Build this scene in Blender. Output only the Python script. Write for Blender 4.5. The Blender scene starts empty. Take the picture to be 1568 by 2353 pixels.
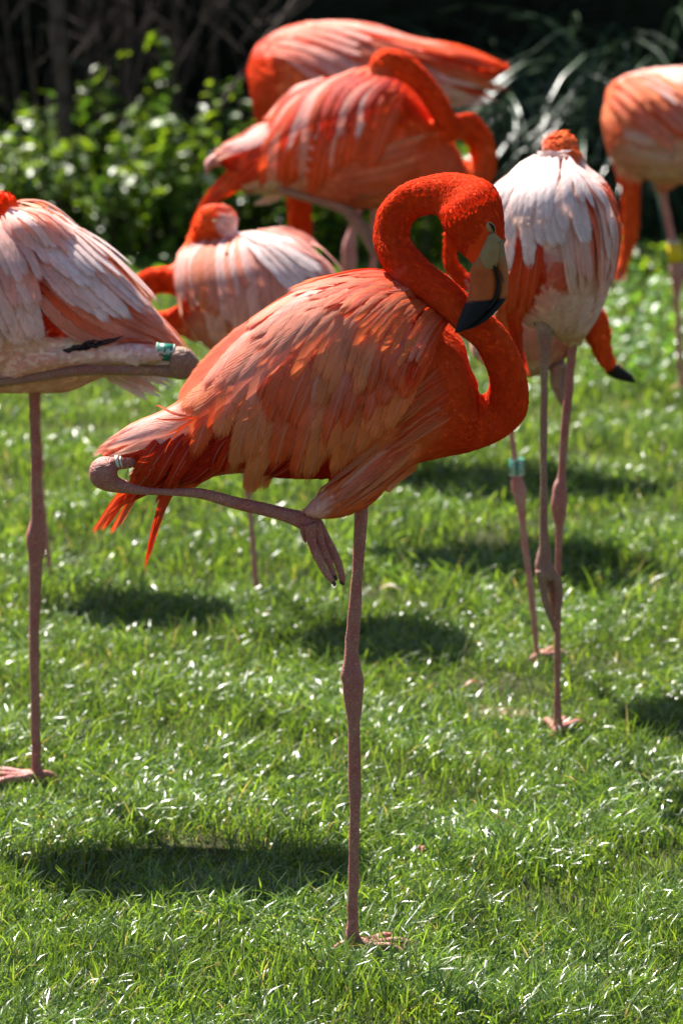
import bpy, bmesh, math, random
import numpy as np
from mathutils import Vector, noise
from mathutils.bvhtree import BVHTree
R = math.radians
random.seed(7); rng = np.random.default_rng(11)
scene = bpy.context.scene
COL = scene.collection

# ------------------------------------------------------------------ camera, world, sun, exposure
F = 8820.0; CX, CY = 784.0, 1176.0; H = 1.5
PITCH = math.atan(1846 / F)
cam_d = bpy.data.cameras.new('camera'); cam = bpy.data.objects.new('camera', cam_d); COL.objects.link(cam)
cam.location = (0, 0, H); cam.rotation_euler = (R(90) - PITCH, 0, 0)
cam_d.lens = 135; cam_d.sensor_width = 36; cam_d.sensor_fit = 'AUTO'; cam_d.clip_end = 500; cam_d.clip_start = .05
scene.camera = cam
cam_d.dof.use_dof = True; cam_d.dof.focus_distance = 4.62; cam_d.dof.aperture_fstop = 7.0
SUNDIR = Vector((-.27, .43, .66)).normalized()
ELEV = math.asin(SUNDIR.z)
w = bpy.data.worlds.new('World'); scene.world = w; w.use_nodes = True
nt = w.node_tree; bg = nt.nodes['Background']
sky = nt.nodes.new('ShaderNodeTexSky'); sky.sky_type = 'NISHITA'; sky.sun_disc = False
sky.sun_elevation = ELEV; sky.sun_rotation = math.atan2(SUNDIR.x, SUNDIR.y)
nt.links.new(sky.outputs[0], bg.inputs[0]); bg.inputs[1].default_value = .05
sd = bpy.data.lights.new('sun', 'SUN'); sd.energy = 5.0; sd.angle = R(.5); sd.color = (1, .95, .88)
sun = bpy.data.objects.new('sun', sd); COL.objects.link(sun)
sun.rotation_euler = SUNDIR.to_track_quat('Z', 'Y').to_euler(); sun.location = (-3, 8, 9)
scene.view_settings.view_transform = 'Standard'; scene.view_settings.look = 'None'
scene.view_settings.gamma = 1; scene.view_settings.use_curve_mapping = False
scene.view_settings.exposure = 1.66
scene.render.engine = 'CYCLES'
scene.cycles.max_bounces = 6; scene.cycles.transmission_bounces = 4; scene.cycles.transparent_max_bounces = 20

# ------------------------------------------------------------------ picture point -> place
CP, SP = math.cos(PITCH), math.sin(PITCH)
def ray(px, py):
    x = (px - CX) / F; y = -(py - CY) / F
    return Vector((x, y * SP + CP, y * CP - SP))
def pt(px, py, Y):
    d = ray(px, py); t = Y / d.y
    return Vector((d.x * t, Y, H + d.z * t))
def ground(px, py, z=0):
    d = ray(px, py); t = (z - H) / d.z
    return Vector((d.x * t, d.y * t, z))
def mpp(Y): return (pt(785, 1000, Y) - pt(784, 1000, Y)).length
def unproj(V):
    dx = V[:, 0]; dy = V[:, 1]; dz = V[:, 2] - H
    f = dy * CP - dz * SP; u = dy * SP + dz * CP
    return CX + dx / f * F, CY - u / f * F

# ------------------------------------------------------------------ materials
def mat(name):
    m = bpy.data.materials.new(name); m.use_nodes = True
    n = m.node_tree; n.nodes.clear()
    return m, n, n.nodes, n.links
def N(ns, t, **k):
    o = ns.new(t)
    for a, b in k.items(): setattr(o, a, b)
    return o
def attr_mat(name, rough=.6, spec=.3, trans=.0, noise_scale=60, noise_amt=.15, bump=.2, bump_scale=150, sss=0, stretch=None, tsat=(1, 1, 1), barbs=False):
    m, n, ns, L = mat(name)
    out = N(ns, 'ShaderNodeOutputMaterial'); p = N(ns, 'ShaderNodeBsdfPrincipled')
    a = N(ns, 'ShaderNodeAttribute', attribute_name='Col')
    tc = N(ns, 'ShaderNodeTexCoord'); mp = N(ns, 'ShaderNodeMapping')
    L.new(tc.outputs['Object'], mp.inputs[0])
    if stretch: mp.inputs['Scale'].default_value = stretch
    nz = N(ns, 'ShaderNodeTexNoise'); nz.inputs['Scale'].default_value = noise_scale; nz.inputs['Detail'].default_value = 4
    L.new(mp.outputs[0], nz.inputs['Vector'])
    mr = N(ns, 'ShaderNodeMapRange'); mr.inputs[1].default_value = .3; mr.inputs[2].default_value = .7
    mr.inputs[3].default_value = 1 - noise_amt; mr.inputs[4].default_value = 1 + noise_amt
    L.new(nz.outputs[0], mr.inputs[0])
    mul = N(ns, 'ShaderNodeMix', data_type='RGBA', blend_type='MULTIPLY'); mul.inputs[0].default_value = 1
    L.new(a.outputs['Color'], mul.inputs[6]); L.new(mr.outputs[0], mul.inputs[7])
    colour = mul.outputs[2]
    bh = N(ns, 'ShaderNodeTexNoise'); bh.inputs['Scale'].default_value = bump_scale; bh.inputs['Detail'].default_value = 3
    L.new(mp.outputs[0], bh.inputs['Vector']); height = bh.outputs[0]
    if barbs:
        uv = N(ns, 'ShaderNodeUVMap', uv_map='UVMap'); sx = N(ns, 'ShaderNodeSeparateXYZ'); L.new(uv.outputs[0], sx.inputs[0])
        ab = N(ns, 'ShaderNodeMath', operation='ABSOLUTE'); L.new(sx.outputs[1], ab.inputs[0])
        # barbs run out and forward from the shaft
        ad = N(ns, 'ShaderNodeMath', operation='MULTIPLY_ADD'); L.new(ab.outputs[0], ad.inputs[0]); ad.inputs[1].default_value = -.22
        L.new(sx.outputs[0], ad.inputs[2])
        cb = N(ns, 'ShaderNodeCombineXYZ'); m1 = N(ns, 'ShaderNodeMath', operation='MULTIPLY'); L.new(ad.outputs[0], m1.inputs[0]); m1.inputs[1].default_value = 34
        L.new(m1.outputs[0], cb.inputs[0]); m2 = N(ns, 'ShaderNodeMath', operation='MULTIPLY'); L.new(sx.outputs[1], m2.inputs[0]); m2.inputs[1].default_value = 1.3
        L.new(m2.outputs[0], cb.inputs[1])
        bn = N(ns, 'ShaderNodeTexNoise'); bn.inputs['Scale'].default_value = 1; bn.inputs['Detail'].default_value = 3; L.new(cb.outputs[0], bn.inputs['Vector'])
        mr2 = N(ns, 'ShaderNodeMapRange'); mr2.inputs[1].default_value = .3; mr2.inputs[2].default_value = .7; mr2.inputs[3].default_value = .82; mr2.inputs[4].default_value = 1.14
        L.new(bn.outputs[0], mr2.inputs[0])
        mul2 = N(ns, 'ShaderNodeMix', data_type='RGBA', blend_type='MULTIPLY'); mul2.inputs[0].default_value = 1
        L.new(colour, mul2.inputs[6]); L.new(mr2.outputs[0], mul2.inputs[7]); colour = mul2.outputs[2]
        # pale shaft
        lt = N(ns, 'ShaderNodeMapRange'); lt.inputs[1].default_value = .03; lt.inputs[2].default_value = .10; lt.inputs[3].default_value = .35; lt.inputs[4].default_value = 0
        L.new(ab.outputs[0], lt.inputs[0])
        mx = N(ns, 'ShaderNodeMix', data_type='RGBA'); L.new(lt.outputs[0], mx.inputs[0]); L.new(colour, mx.inputs[6]); mx.inputs[7].default_value = (.8, .42, .36, 1)
        colour = mx.outputs[2]; height = bn.outputs[0]
    alpha = None
    if barbs:
        e1 = N(ns, 'ShaderNodeMapRange'); e1.inputs[1].default_value = .62; e1.inputs[2].default_value = 1.0; L.new(ab.outputs[0], e1.inputs[0])
        e2 = N(ns, 'ShaderNodeMapRange'); e2.inputs[1].default_value = .86; e2.inputs[2].default_value = 1.0; L.new(sx.outputs[0], e2.inputs[0])
        em = N(ns, 'ShaderNodeMath', operation='MAXIMUM'); L.new(e1.outputs[0], em.inputs[0]); L.new(e2.outputs[0], em.inputs[1])
        cb2 = N(ns, 'ShaderNodeCombineXYZ'); m3 = N(ns, 'ShaderNodeMath', operation='MULTIPLY'); L.new(ad.outputs[0], m3.inputs[0]); m3.inputs[1].default_value = 60; L.new(m3.outputs[0], cb2.inputs[0]); L.new(sx.outputs[1], cb2.inputs[1])
        n2 = N(ns, 'ShaderNodeTexNoise'); n2.inputs['Scale'].default_value = 1; n2.inputs['Detail'].default_value = 2; L.new(cb2.outputs[0], n2.inputs['Vector'])
        s1 = N(ns, 'ShaderNodeMath', operation='MULTIPLY_ADD'); L.new(em.outputs[0], s1.inputs[0]); s1.inputs[1].default_value = .62; L.new(n2.outputs[0], s1.inputs[2])
        al = N(ns, 'ShaderNodeMapRange'); al.inputs[1].default_value = .72; al.inputs[2].default_value = .98; al.inputs[3].default_value = 1; al.inputs[4].default_value = 0; L.new(s1.outputs[0], al.inputs[0])
        alpha = al.outputs[0]
    bp = N(ns, 'ShaderNodeBump'); bp.inputs['Strength'].default_value = bump; bp.inputs['Distance'].default_value = .003
    L.new(height, bp.inputs['Height']); L.new(bp.outputs[0], p.inputs['Normal'])
    L.new(colour, p.inputs['Base Color'])
    p.inputs['Roughness'].default_value = rough; p.inputs['Specular IOR Level'].default_value = spec
    if sss:
        p.inputs['Subsurface Weight'].default_value = sss; p.inputs['Subsurface Radius'].default_value = (.02, .006, .003); p.inputs['Subsurface Scale'].default_value = .6
    if trans:
        t = N(ns, 'ShaderNodeBsdfTranslucent'); tm = N(ns, 'ShaderNodeMix', data_type='RGBA', blend_type='MULTIPLY'); tm.inputs[0].default_value = 1
        L.new(colour, tm.inputs[6]); tm.inputs[7].default_value = (*tsat, 1); L.new(tm.outputs[2], t.inputs[0])
        ms = N(ns, 'ShaderNodeMixShader'); ms.inputs[0].default_value = trans
        L.new(p.outputs[0], ms.inputs[1]); L.new(t.outputs[0], ms.inputs[2]); fin = ms.outputs[0]
        if alpha is not None:
            tr = N(ns, 'ShaderNodeBsdfTransparent'); m4 = N(ns, 'ShaderNodeMixShader'); L.new(alpha, m4.inputs[0]); L.new(tr.outputs[0], m4.inputs[1]); L.new(fin, m4.inputs[2]); fin = m4.outputs[0]
        L.new(fin, out.inputs[0])
    else: L.new(p.outputs[0], out.inputs[0])
    return m
def flat_mat(name, col, rough=.5, spec=.4, noise_amt=.2, noise_scale=20, bump=.15, bump_scale=80, col2=None, metal=0):
    m, n, ns, L = mat(name)
    out = N(ns, 'ShaderNodeOutputMaterial'); p = N(ns, 'ShaderNodeBsdfPrincipled'); L.new(p.outputs[0], out.inputs[0])
    tc = N(ns, 'ShaderNodeTexCoord'); nz = N(ns, 'ShaderNodeTexNoise'); nz.inputs['Scale'].default_value = noise_scale; nz.inputs['Detail'].default_value = 6
    L.new(tc.outputs['Object'], nz.inputs['Vector'])
    cr = N(ns, 'ShaderNodeValToRGB'); cr.color_ramp.elements[0].position = .35; cr.color_ramp.elements[1].position = .65
    c2 = col2 or tuple(min(1, c * (1 + noise_amt)) for c in col); c1 = tuple(c * (1 - noise_amt) for c in col)
    cr.color_ramp.elements[0].color = (*c1, 1); cr.color_ramp.elements[1].color = (*c2, 1)
    L.new(nz.outputs[0], cr.inputs[0]); L.new(cr.outputs[0], p.inputs['Base Color'])
    bn = N(ns, 'ShaderNodeTexNoise'); bn.inputs['Scale'].default_value = bump_scale; L.new(tc.outputs['Object'], bn.inputs['Vector'])
    bp = N(ns, 'ShaderNodeBump'); bp.inputs['Strength'].default_value = bump; bp.inputs['Distance'].default_value = .004
    L.new(bn.outputs[0], bp.inputs['Height']); L.new(bp.outputs[0], p.inputs['Normal'])
    p.inputs['Roughness'].default_value = rough; p.inputs['Specular IOR Level'].default_value = spec; p.inputs['Metallic'].default_value = metal
    return m
def leg_mat(name, col, col2):
    """scaly leg skin: rings of scutes, dry grey patches over pink"""
    m, n, ns, L = mat(name)
    out = N(ns, 'ShaderNodeOutputMaterial'); p = N(ns, 'ShaderNodeBsdfPrincipled'); L.new(p.outputs[0], out.inputs[0])
    tc = N(ns, 'ShaderNodeTexCoord'); nz = N(ns, 'ShaderNodeTexNoise'); nz.inputs['Scale'].default_value = 28; nz.inputs['Detail'].default_value = 6; nz.inputs['Roughness'].default_value = .7
    L.new(tc.outputs['Object'], nz.inputs['Vector'])
    cr = N(ns, 'ShaderNodeValToRGB'); cr.color_ramp.elements[0].position = .38; cr.color_ramp.elements[1].position = .66
    cr.color_ramp.elements[0].color = (*col, 1); cr.color_ramp.elements[1].color = (*col2, 1)
    L.new(nz.outputs[0], cr.inputs[0])
    mp = N(ns, 'ShaderNodeMapping'); mp.inputs['Scale'].default_value = (1, 1, 1.7); L.new(tc.outputs['Object'], mp.inputs[0])
    vo = N(ns, 'ShaderNodeTexVoronoi'); vo.feature = 'DISTANCE_TO_EDGE'; vo.inputs['Scale'].default_value = 165; L.new(mp.outputs[0], vo.inputs['Vector'])
    mr = N(ns, 'ShaderNodeMapRange'); mr.inputs[1].default_value = 0; mr.inputs[2].default_value = .12; mr.inputs[3].default_value = 1.55; mr.inputs[4].default_value = .9; L.new(vo.outputs[0], mr.inputs[0])
    mul = N(ns, 'ShaderNodeMix', data_type='RGBA', blend_type='MULTIPLY'); mul.inputs[0].default_value = 1
    L.new(cr.outputs[0], mul.inputs[6]); L.new(mr.outputs[0], mul.inputs[7]); L.new(mul.outputs[2], p.inputs['Base Color'])
    bp = N(ns, 'ShaderNodeBump'); bp.inputs['Strength'].default_value = .6; bp.inputs['Distance'].default_value = .002; bp.invert = True
    L.new(mr.outputs[0], bp.inputs['Height']); L.new(bp.outputs[0], p.inputs['Normal'])
    p.inputs['Roughness'].default_value = .55; p.inputs['Specular IOR Level'].default_value = .35
    return m
M = {}
M['plumage'] = attr_mat('plumage', rough=.85, spec=.1, noise_scale=30, noise_amt=.10, bump=.2, bump_scale=260, sss=.25)
M['down'] = attr_mat('down', rough=.85, spec=.08, trans=.42, noise_scale=120, noise_amt=.1, bump=.0, tsat=(1, .75, .6))
M['feather'] = attr_mat('feather', rough=.6, spec=.22, trans=.36, noise_scale=35, noise_amt=.12, bump=.5, barbs=True, tsat=(1, .72, .55))
M['leg'] = leg_mat('leg_skin', (.34, .10, .085), (.38, .18, .13))
M['leg_grey'] = leg_mat('grey_leg_skin', (.27, .11, .085), (.28, .18, .11))
M['leg_pink'] = leg_mat('pink_leg_skin', (.46, .15, .13), (.5, .25, .2))
M['bill'] = attr_mat('bill', rough=.6, spec=.12, noise_scale=60, noise_amt=.14, bump=.2, bump_scale=120)
M['black'] = flat_mat('black_horn', (.012, .011, .010), rough=.6, spec=.15)
M['claw'] = flat_mat('claw', (.05, .03, .028), rough=.5)
M['eye'] = flat_mat('eyelid', (.34, .17, .06), rough=.5, noise_scale=200)
M['band_green'] = flat_mat('green_band', (.02, .20, .13), rough=.35, noise_amt=.1)
M['band_white'] = flat_mat('white_print', (.62, .68, .55), rough=.5, noise_amt=.05)
M['band_yellow'] = flat_mat('yellow_band', (.75, .55, .01), rough=.4, noise_amt=.1)
M['grass'] = attr_mat('grass_blade', rough=.31, spec=.8, trans=.5, noise_scale=14, noise_amt=.2, bump=0, tsat=(1.5, 1.38, .6))
M['leaf'] = attr_mat('leaf', rough=.4, spec=.6, trans=.55, noise_scale=30, noise_amt=.2, bump=.2, tsat=(1.4, 1.35, .5))
M['strap'] = attr_mat('strap_leaf', rough=.3, spec=.6, trans=.12, noise_scale=20, noise_amt=.25, bump=.2)
M['dark_leaf'] = attr_mat('dark_leaf', rough=.5, spec=.35, trans=.15, noise_scale=20, noise_amt=.3, bump=0)
M['bark'] = flat_mat('bark', (.065, .044, .034), rough=.8, spec=.3, noise_amt=.5, noise_scale=25, bump=.8, bump_scale=60)
M['soil'] = flat_mat('soil', (.045, .04, .018), rough=.95, spec=.1, noise_amt=.4, noise_scale=8, col2=(.055, .065, .02), bump=.6, bump_scale=40)
M['dark_soil'] = flat_mat('dark_soil', (.02, .017, .012), rough=.95, spec=.1, noise_amt=.4, noise_scale=8, bump=.6, bump_scale=40)
M['bare'] = flat_mat('bare_earth', (.20, .14, .09), rough=.95, spec=.1, noise_amt=.3, noise_scale=30, bump=.6, bump_scale=60)

# ------------------------------------------------------------------ object helpers
def link(o, parent=None):
    COL.objects.link(o)
    if parent: o.parent = parent
    return o
def mesh_np(name, V, Q, col=None, uv=None, m=None, parent=None, origin=None, smooth=True, nv=None):
    """V (n,3), Q (k,4|3) int; col (n,3)"""
    V = np.asarray(V, dtype=np.float32)
    if origin is not None: V = V - np.array(origin, dtype=np.float32)
    me = bpy.data.meshes.new(name); Q = np.asarray(Q, dtype=np.int32); k, s = Q.shape
    me.vertices.add(len(V)); me.vertices.foreach_set('co', V.ravel())
    me.loops.add(k * s); me.loops.foreach_set('vertex_index', Q.ravel())
    me.polygons.add(k); me.polygons.foreach_set('loop_start', np.arange(0, k * s, s, dtype=np.int32))
    try: me.polygons.foreach_set('loop_total', np.full(k, s, dtype=np.int32))
    except Exception: pass
    if smooth: me.polygons.foreach_set('use_smooth', np.ones(k, dtype=bool))
    me.update(calc_edges=True)
    if col is not None: set_col(me, col)
    if uv is not None:
        u = me.uv_layers.new(name='UVMap'); u.data.foreach_set('uv', np.asarray(uv, dtype=np.float32)[Q.ravel()].ravel())
    if m: me.materials.append(m)
    o = bpy.data.objects.new(name, me); link(o, parent)
    return o
def set_col(me, col):
    a = me.color_attributes.new('Col', 'FLOAT_COLOR', 'POINT')
    c = np.ones((len(me.vertices), 4), dtype=np.float32); c[:, :3] = col
    a.data.foreach_set('color', c.ravel())
def tag(o, label, cat, group=None, kind=None):
    if label: o['label'] = label
    if cat: o['category'] = cat
    if group: o['group'] = group
    if kind: o['kind'] = kind
    return o
def empty(name, loc, label, cat, group=None):
    o = bpy.data.objects.new(name, None); o.location = loc; o.empty_display_size = .1; link(o)
    return tag(o, label, cat, group)
def cr(P, sub):
    """Catmull-Rom through rows of P"""
    P = np.asarray(P, dtype=float); n = len(P)
    E = np.vstack([2 * P[0] - P[1], P, 2 * P[-1] - P[-2]]); out = []
    for i in range(n - 1):
        p0, p1, p2, p3 = E[i], E[i + 1], E[i + 2], E[i + 3]
        for k in range(sub):
            t = k / sub
            out.append(.5 * (2 * p1 + (p2 - p0) * t + (2 * p0 - 5 * p1 + 4 * p2 - p3) * t * t + (3 * p1 - p0 - 3 * p2 + p3) * t ** 3))
    out.append(P[-1]); return np.array(out)
def loft(pairs, Y, sub=4, nseg=18, depth=.85):
    """pairs: (ax,ay,bx,by[,half_depth_m or None[,dy]]) in picture points, rings whose near/far thickness is real. returns V,Q,caps,path"""
    m = mpp(Y); rows = []
    for p in pairs:
        hd = p[4] if len(p) > 4 and p[4] is not None else depth * .5 * m * math.hypot(p[0] - p[2], p[1] - p[3])
        dy = p[5] if len(p) > 5 else 0
        a = pt(p[0], p[1], Y + dy); b = pt(p[2], p[3], Y + dy)
        rows.append([*a, *b, hd])
    S = cr(rows, sub); V = []; Qs = []; path = []
    for r in S:
        a = r[:3]; b = r[3:6]; c = (a + b) / 2; e = (a - b) / 2; hd = max(r[6], .0008); path.append(c)
        for k in range(nseg):
            t = 2 * math.pi * k / nseg
            V.append(c + e * math.cos(t) + np.array([0, -hd, 0]) * math.sin(t))
    n = len(S)
    for i in range(n - 1):
        for k in range(nseg):
            k2 = (k + 1) % nseg
            Qs.append((i * nseg + k, i * nseg + k2, (i + 1) * nseg + k2, (i + 1) * nseg + k))
    caps = [list(range(nseg))[::-1], [(n - 1) * nseg + k for k in range(nseg)]]
    return np.array(V), Qs, caps, np.array(path)
def tube3(pts, radii, sub=3, nseg=8):
    """world-space tapered tube -> V, faces"""
    A = cr([[*p, r] for p, r in zip(pts, radii)], sub); V = []; Fc = []; n = len(A)
    for i in range(n):
        t = Vector(A[min(i + 1, n - 1)][:3] - A[max(i - 1, 0)][:3]).normalized()
        u = t.cross(Vector((0.31, .95, .1)));
        if u.length < .05: u = t.cross(Vector((1, 0, 0)))
        u.normalize(); v = t.cross(u); c = Vector(A[i][:3]); r = max(A[i][3], .0004)
        for k in range(nseg):
            a = 2 * math.pi * k / nseg; V.append(c + (u * math.cos(a) + v * math.sin(a)) * r)
    for i in range(n - 1):
        for k in range(nseg):
            k2 = (k + 1) % nseg; Fc.append((i * nseg + k, i * nseg + k2, (i + 1) * nseg + k2, (i + 1) * nseg + k))
    Fc.append(tuple(range(nseg))[::-1]); Fc.append(tuple((n - 1) * nseg + k for k in range(nseg)))
    return V, Fc
def obj_py(name, V, Fc, m, parent=None, origin=(0, 0, 0), col=None, smooth=True):
    o3 = Vector(origin); me = bpy.data.meshes.new(name)
    me.from_pydata([Vector(v) - o3 for v in V], [], Fc)
    bm = bmesh.new(); bm.from_mesh(me); bmesh.ops.recalc_face_normals(bm, faces=bm.faces); bm.to_mesh(me); bm.free()
    if smooth: me.polygons.foreach_set('use_smooth', [True] * len(me.polygons))
    if col is not None: set_col(me, col)
    me.materials.append(m); me.update()
    return link(bpy.data.objects.new(name, me), parent)
def merge(parts):
    V = []; Fc = []
    for v, f in parts:
        b = len(V); V += [Vector(x) for x in v]; Fc += [tuple(i + b for i in q) for q in f]
    return V, Fc
def loftpart(pairs, Y, **k):
    V, Q, c, p = loft(pairs, Y, **k); return list(V), Q + [tuple(x) for x in c]

# ------------------------------------------------------------------ plumage colours (base colours)
RED = np.array((.74, .050, .005)); ORR = np.array((.80, .105, .020)); ORG = np.array((.86, .25, .085))
SAL = np.array((.82, .30, .19)); PNK = np.array((.88, .49, .41)); PAL = np.array((.87, .64, .58)); WHT = np.array((.88, .78, .76))
DRD = np.array((.52, .014, .004)); CRM = np.array((.80, .55, .42)); BLK = np.array((.012, .012, .012)); MAU = np.array((.83, .38, .32))

class Bird:
    def __init__(s, foot, label, Y=None):
        g = ground(*foot); s.Y = Y or g.y; s.foot = g; s.m = mpp(s.Y)
        s.root = empty('flamingo', g, label, 'flamingo', 'flamingos standing on the lawn')
        s.O = g; s.paths = []; s.wings = {}
    def body(s, lofts, colour, voxel=.005, smooth=6, flakes=9000, flake=(.012, .0035), lift=.0022):
        V = []; Fc = []
        for pr, kw in lofts:
            v, q, c, p = loft(pr, s.Y + kw.pop('dy', 0), **kw); b = len(V); V += list(v)
            Fc += [tuple(i + b for i in x) for x in q] + [tuple(i + b for i in x) for x in c]
            t = np.gradient(p, axis=0); s.paths.append((p, t / np.maximum(np.linalg.norm(t, axis=1, keepdims=True), 1e-9)))
        me = bpy.data.meshes.new('tmp'); me.from_pydata([tuple(v) for v in V], [], Fc)
        bm = bmesh.new(); bm.from_mesh(me)
        for f in bm.faces: pass
        bmesh.ops.recalc_face_normals(bm, faces=bm.faces); bm.to_mesh(me); bm.free()
        o = bpy.data.objects.new('tmp', me); COL.objects.link(o)
        r = o.modifiers.new('r', 'REMESH'); r.mode = 'VOXEL'; r.voxel_size = voxel
        sm = o.modifiers.new('s', 'SMOOTH'); sm.iterations = smooth; sm.factor = .5
        dg = bpy.context.evaluated_depsgraph_get(); ev = o.evaluated_get(dg); me2 = bpy.data.meshes.new_from_object(ev)
        bpy.data.objects.remove(o)
        n = len(me2.vertices); co = np.empty(n * 3, dtype=np.float32); me2.vertices.foreach_get('co', co); co = co.reshape(-1, 3)
        # low relief: the plumage is not a smooth balloon
        px, py = unproj(co); s.colour = colour
        C = colour(px, py); set_col(me2, C)
        me2.polygons.foreach_set('use_smooth', [True] * len(me2.polygons))
        me2.calc_loop_triangles(); T = np.empty(len(me2.loop_triangles) * 3, dtype=np.int32); me2.loop_triangles.foreach_get('vertices', T); T = T.reshape(-1, 3)
        s.bvh = BVHTree.FromPolygons([tuple(v) for v in co], [tuple(t) for t in T])
        loc = (co - np.array(s.O)).astype(np.float32); me2.vertices.foreach_set('co', loc.ravel()); me2.name = 'body'
        me2.materials.clear(); me2.materials.append(M['plumage']); me2.update()
        s.body_o = link(bpy.data.objects.new('body', me2), s.root)
        s.co, s.T = co, T
        if flakes: s.flakes(flakes, flake, lift)
    def flow(s, P):
        A = np.vstack([p for p, t in s.paths]); Tn = np.vstack([t for p, t in s.paths]); out = np.empty_like(P)
        for i in range(0, len(P), 2000):
            d = ((P[i:i + 2000, None, :] - A[None]) ** 2).sum(2); out[i:i + 2000] = Tn[d.argmin(1)]
        return out
    def flakes(s, n, size, lift):
        a, b, c = s.co[s.T[:, 0]], s.co[s.T[:, 1]], s.co[s.T[:, 2]]; nr = np.cross(b - a, c - a); ar = np.linalg.norm(nr, axis=1)
        idx = rng.choice(len(ar), n, p=ar / ar.sum()); nr = nr[idx] / np.maximum(ar[idx, None], 1e-12)
        u, v = rng.random(n), rng.random(n); k = u + v > 1; u[k] = 1 - u[k]; v[k] = 1 - v[k]
        P = a[idx] + (b - a)[idx] * u[:, None] + (c - a)[idx] * v[:, None]
        f = s.flow(P) + rng.normal(0, .09, (n, 3)); f -= nr * (f * nr).sum(1, keepdims=True)
        f /= np.maximum(np.linalg.norm(f, axis=1, keepdims=True), 1e-6); sd_ = np.cross(nr, f)
        L = size[0] * rng.uniform(.6, 1.4, n)[:, None]; W = size[1] * rng.uniform(.7, 1.3, n)[:, None]; li = lift * rng.uniform(.3, 1.5, n)[:, None]
        V = np.empty((n, 6, 3)); 
        V[:, 0] = P - nr * .0005; V[:, 1] = P + f * L * .4 + sd_ * W + nr * li * .45; V[:, 2] = P + f * L * .4 - sd_ * W + nr * li * .45
        V[:, 3] = P + f * L * .8 + sd_ * W * .7 + nr * li * .9; V[:, 4] = P + f * L * .8 - sd_ * W * .7 + nr * li * .9; V[:, 5] = P + f * L + nr * li
        px, py = unproj(P)
        if getattr(s, 'bare', None):
            for bx, by, brx, bry in s.bare: V[(((px - bx) / brx) ** 2 + ((py - by) / bry) ** 2 < 1)] = P[0] - nr[0] * .02
        C = s.colour(px, py) * rng.uniform(.95, 1.06, (n, 1)); C = np.clip(C + rng.normal(0, .006, (n, 3)), .004, .95)
        b = np.arange(n)[:, None] * 6
        Tq = np.concatenate([b + np.array([[0, 2, 1]]), b + np.array([[1, 2, 4]]), b + np.array([[1, 4, 3]]), b + np.array([[3, 4, 5]])])
        o = mesh_np('down_feathers', V.reshape(-1, 3), Tq, col=np.repeat(C, 6, 0), m=M['down'], parent=s.body_o, origin=s.O)
        o['kind'] = 'stuff'
    def surf(s, px, py):
        d = ray(px, py).normalized(); o = Vector((0, 0, H)); h = s.bvh.ray_cast(o, d)
        if h[0] is not None:
            n = h[1]
            if n.dot(d) > 0: n = -n
            return h[0], n
        q = pt(px, py, s.Y); h = s.bvh.find_nearest(q); q = pt(px, py, h[0].y - .001)
        return q, Vector((0, -1, .25)).normalized()
    def wing(s, name='wing'):
        if name not in s.wings:
            o = bpy.data.objects.new(name, None); o.empty_display_size = .05; link(o, s.root); s.wings[name] = o
        return s.wings[name]
    def row(s, guides, n, hw, cols, layer=1, jit=5.0, part=None, tip='round', mirror=False, seg=12, lift=.004, camber=.12, mixfn=None, rag=.10, ljit=.28, tilt=.18, order=1):
        """a tract of overlapping feathers between guide lines; cols: list of (root,tip) colour pairs"""
        parent = s.wing(part) if part else s.body_o
        G = [np.array(g, dtype=float) for g in guides]; k = len(G) - 1
        rr = range(n) if order > 0 else range(n - 1, -1, -1)
        for i in rr:
            g = (i + random.uniform(-.3, .3)) / max(n - 1, 1) * k; g = min(max(g, 0), k - 1e-6); a = int(g); f = g - a
            P = G[a] * (1 - f) + G[a + 1] * f
            P = P + np.array([random.gauss(0, jit), random.gauss(0, jit)])
            ext = 1 + random.uniform(-ljit, ljit); P[-1] = P[-2] + (P[-1] - P[-2]) * ext
            fine = cr(P, 8); dd = np.r_[0, np.cumsum(np.linalg.norm(np.diff(fine, axis=0), axis=1))]; dd /= dd[-1]
            ss = np.linspace(0, 1, seg + 1); S2 = np.stack([np.interp(ss, dd, fine[:, 0]), np.interp(ss, dd, fine[:, 1])], 1)
            pts = []; nrm = []
            for q in S2:
                p, nn = s.surf(q[0], q[1]); pts.append(p); nrm.append(nn)
            pts = np.array(pts); nrm = np.array(nrm)
            for _ in range(2):   # smooth normals and depth
                nrm[1:-1] = (nrm[:-2] + nrm[1:-1] * 2 + nrm[2:]) / 4; pts[1:-1, 1] = (pts[:-2, 1] + 2 * pts[1:-1, 1] + pts[2:, 1]) / 4
            nrm /= np.linalg.norm(nrm, axis=1, keepdims=True)
            if i == rr[0] or random.random() < .45: cr_, ct = cols[random.randrange(len(cols))] if mixfn is None else mixfn(g / k)
            s.one(pts, nrm, hw * s.m * random.uniform(.95, 1.3), np.array(cr_), np.array(ct), parent, layer, tip, lift, camber, rag, tilt * (1 if order > 0 else -1), mirror)
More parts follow.
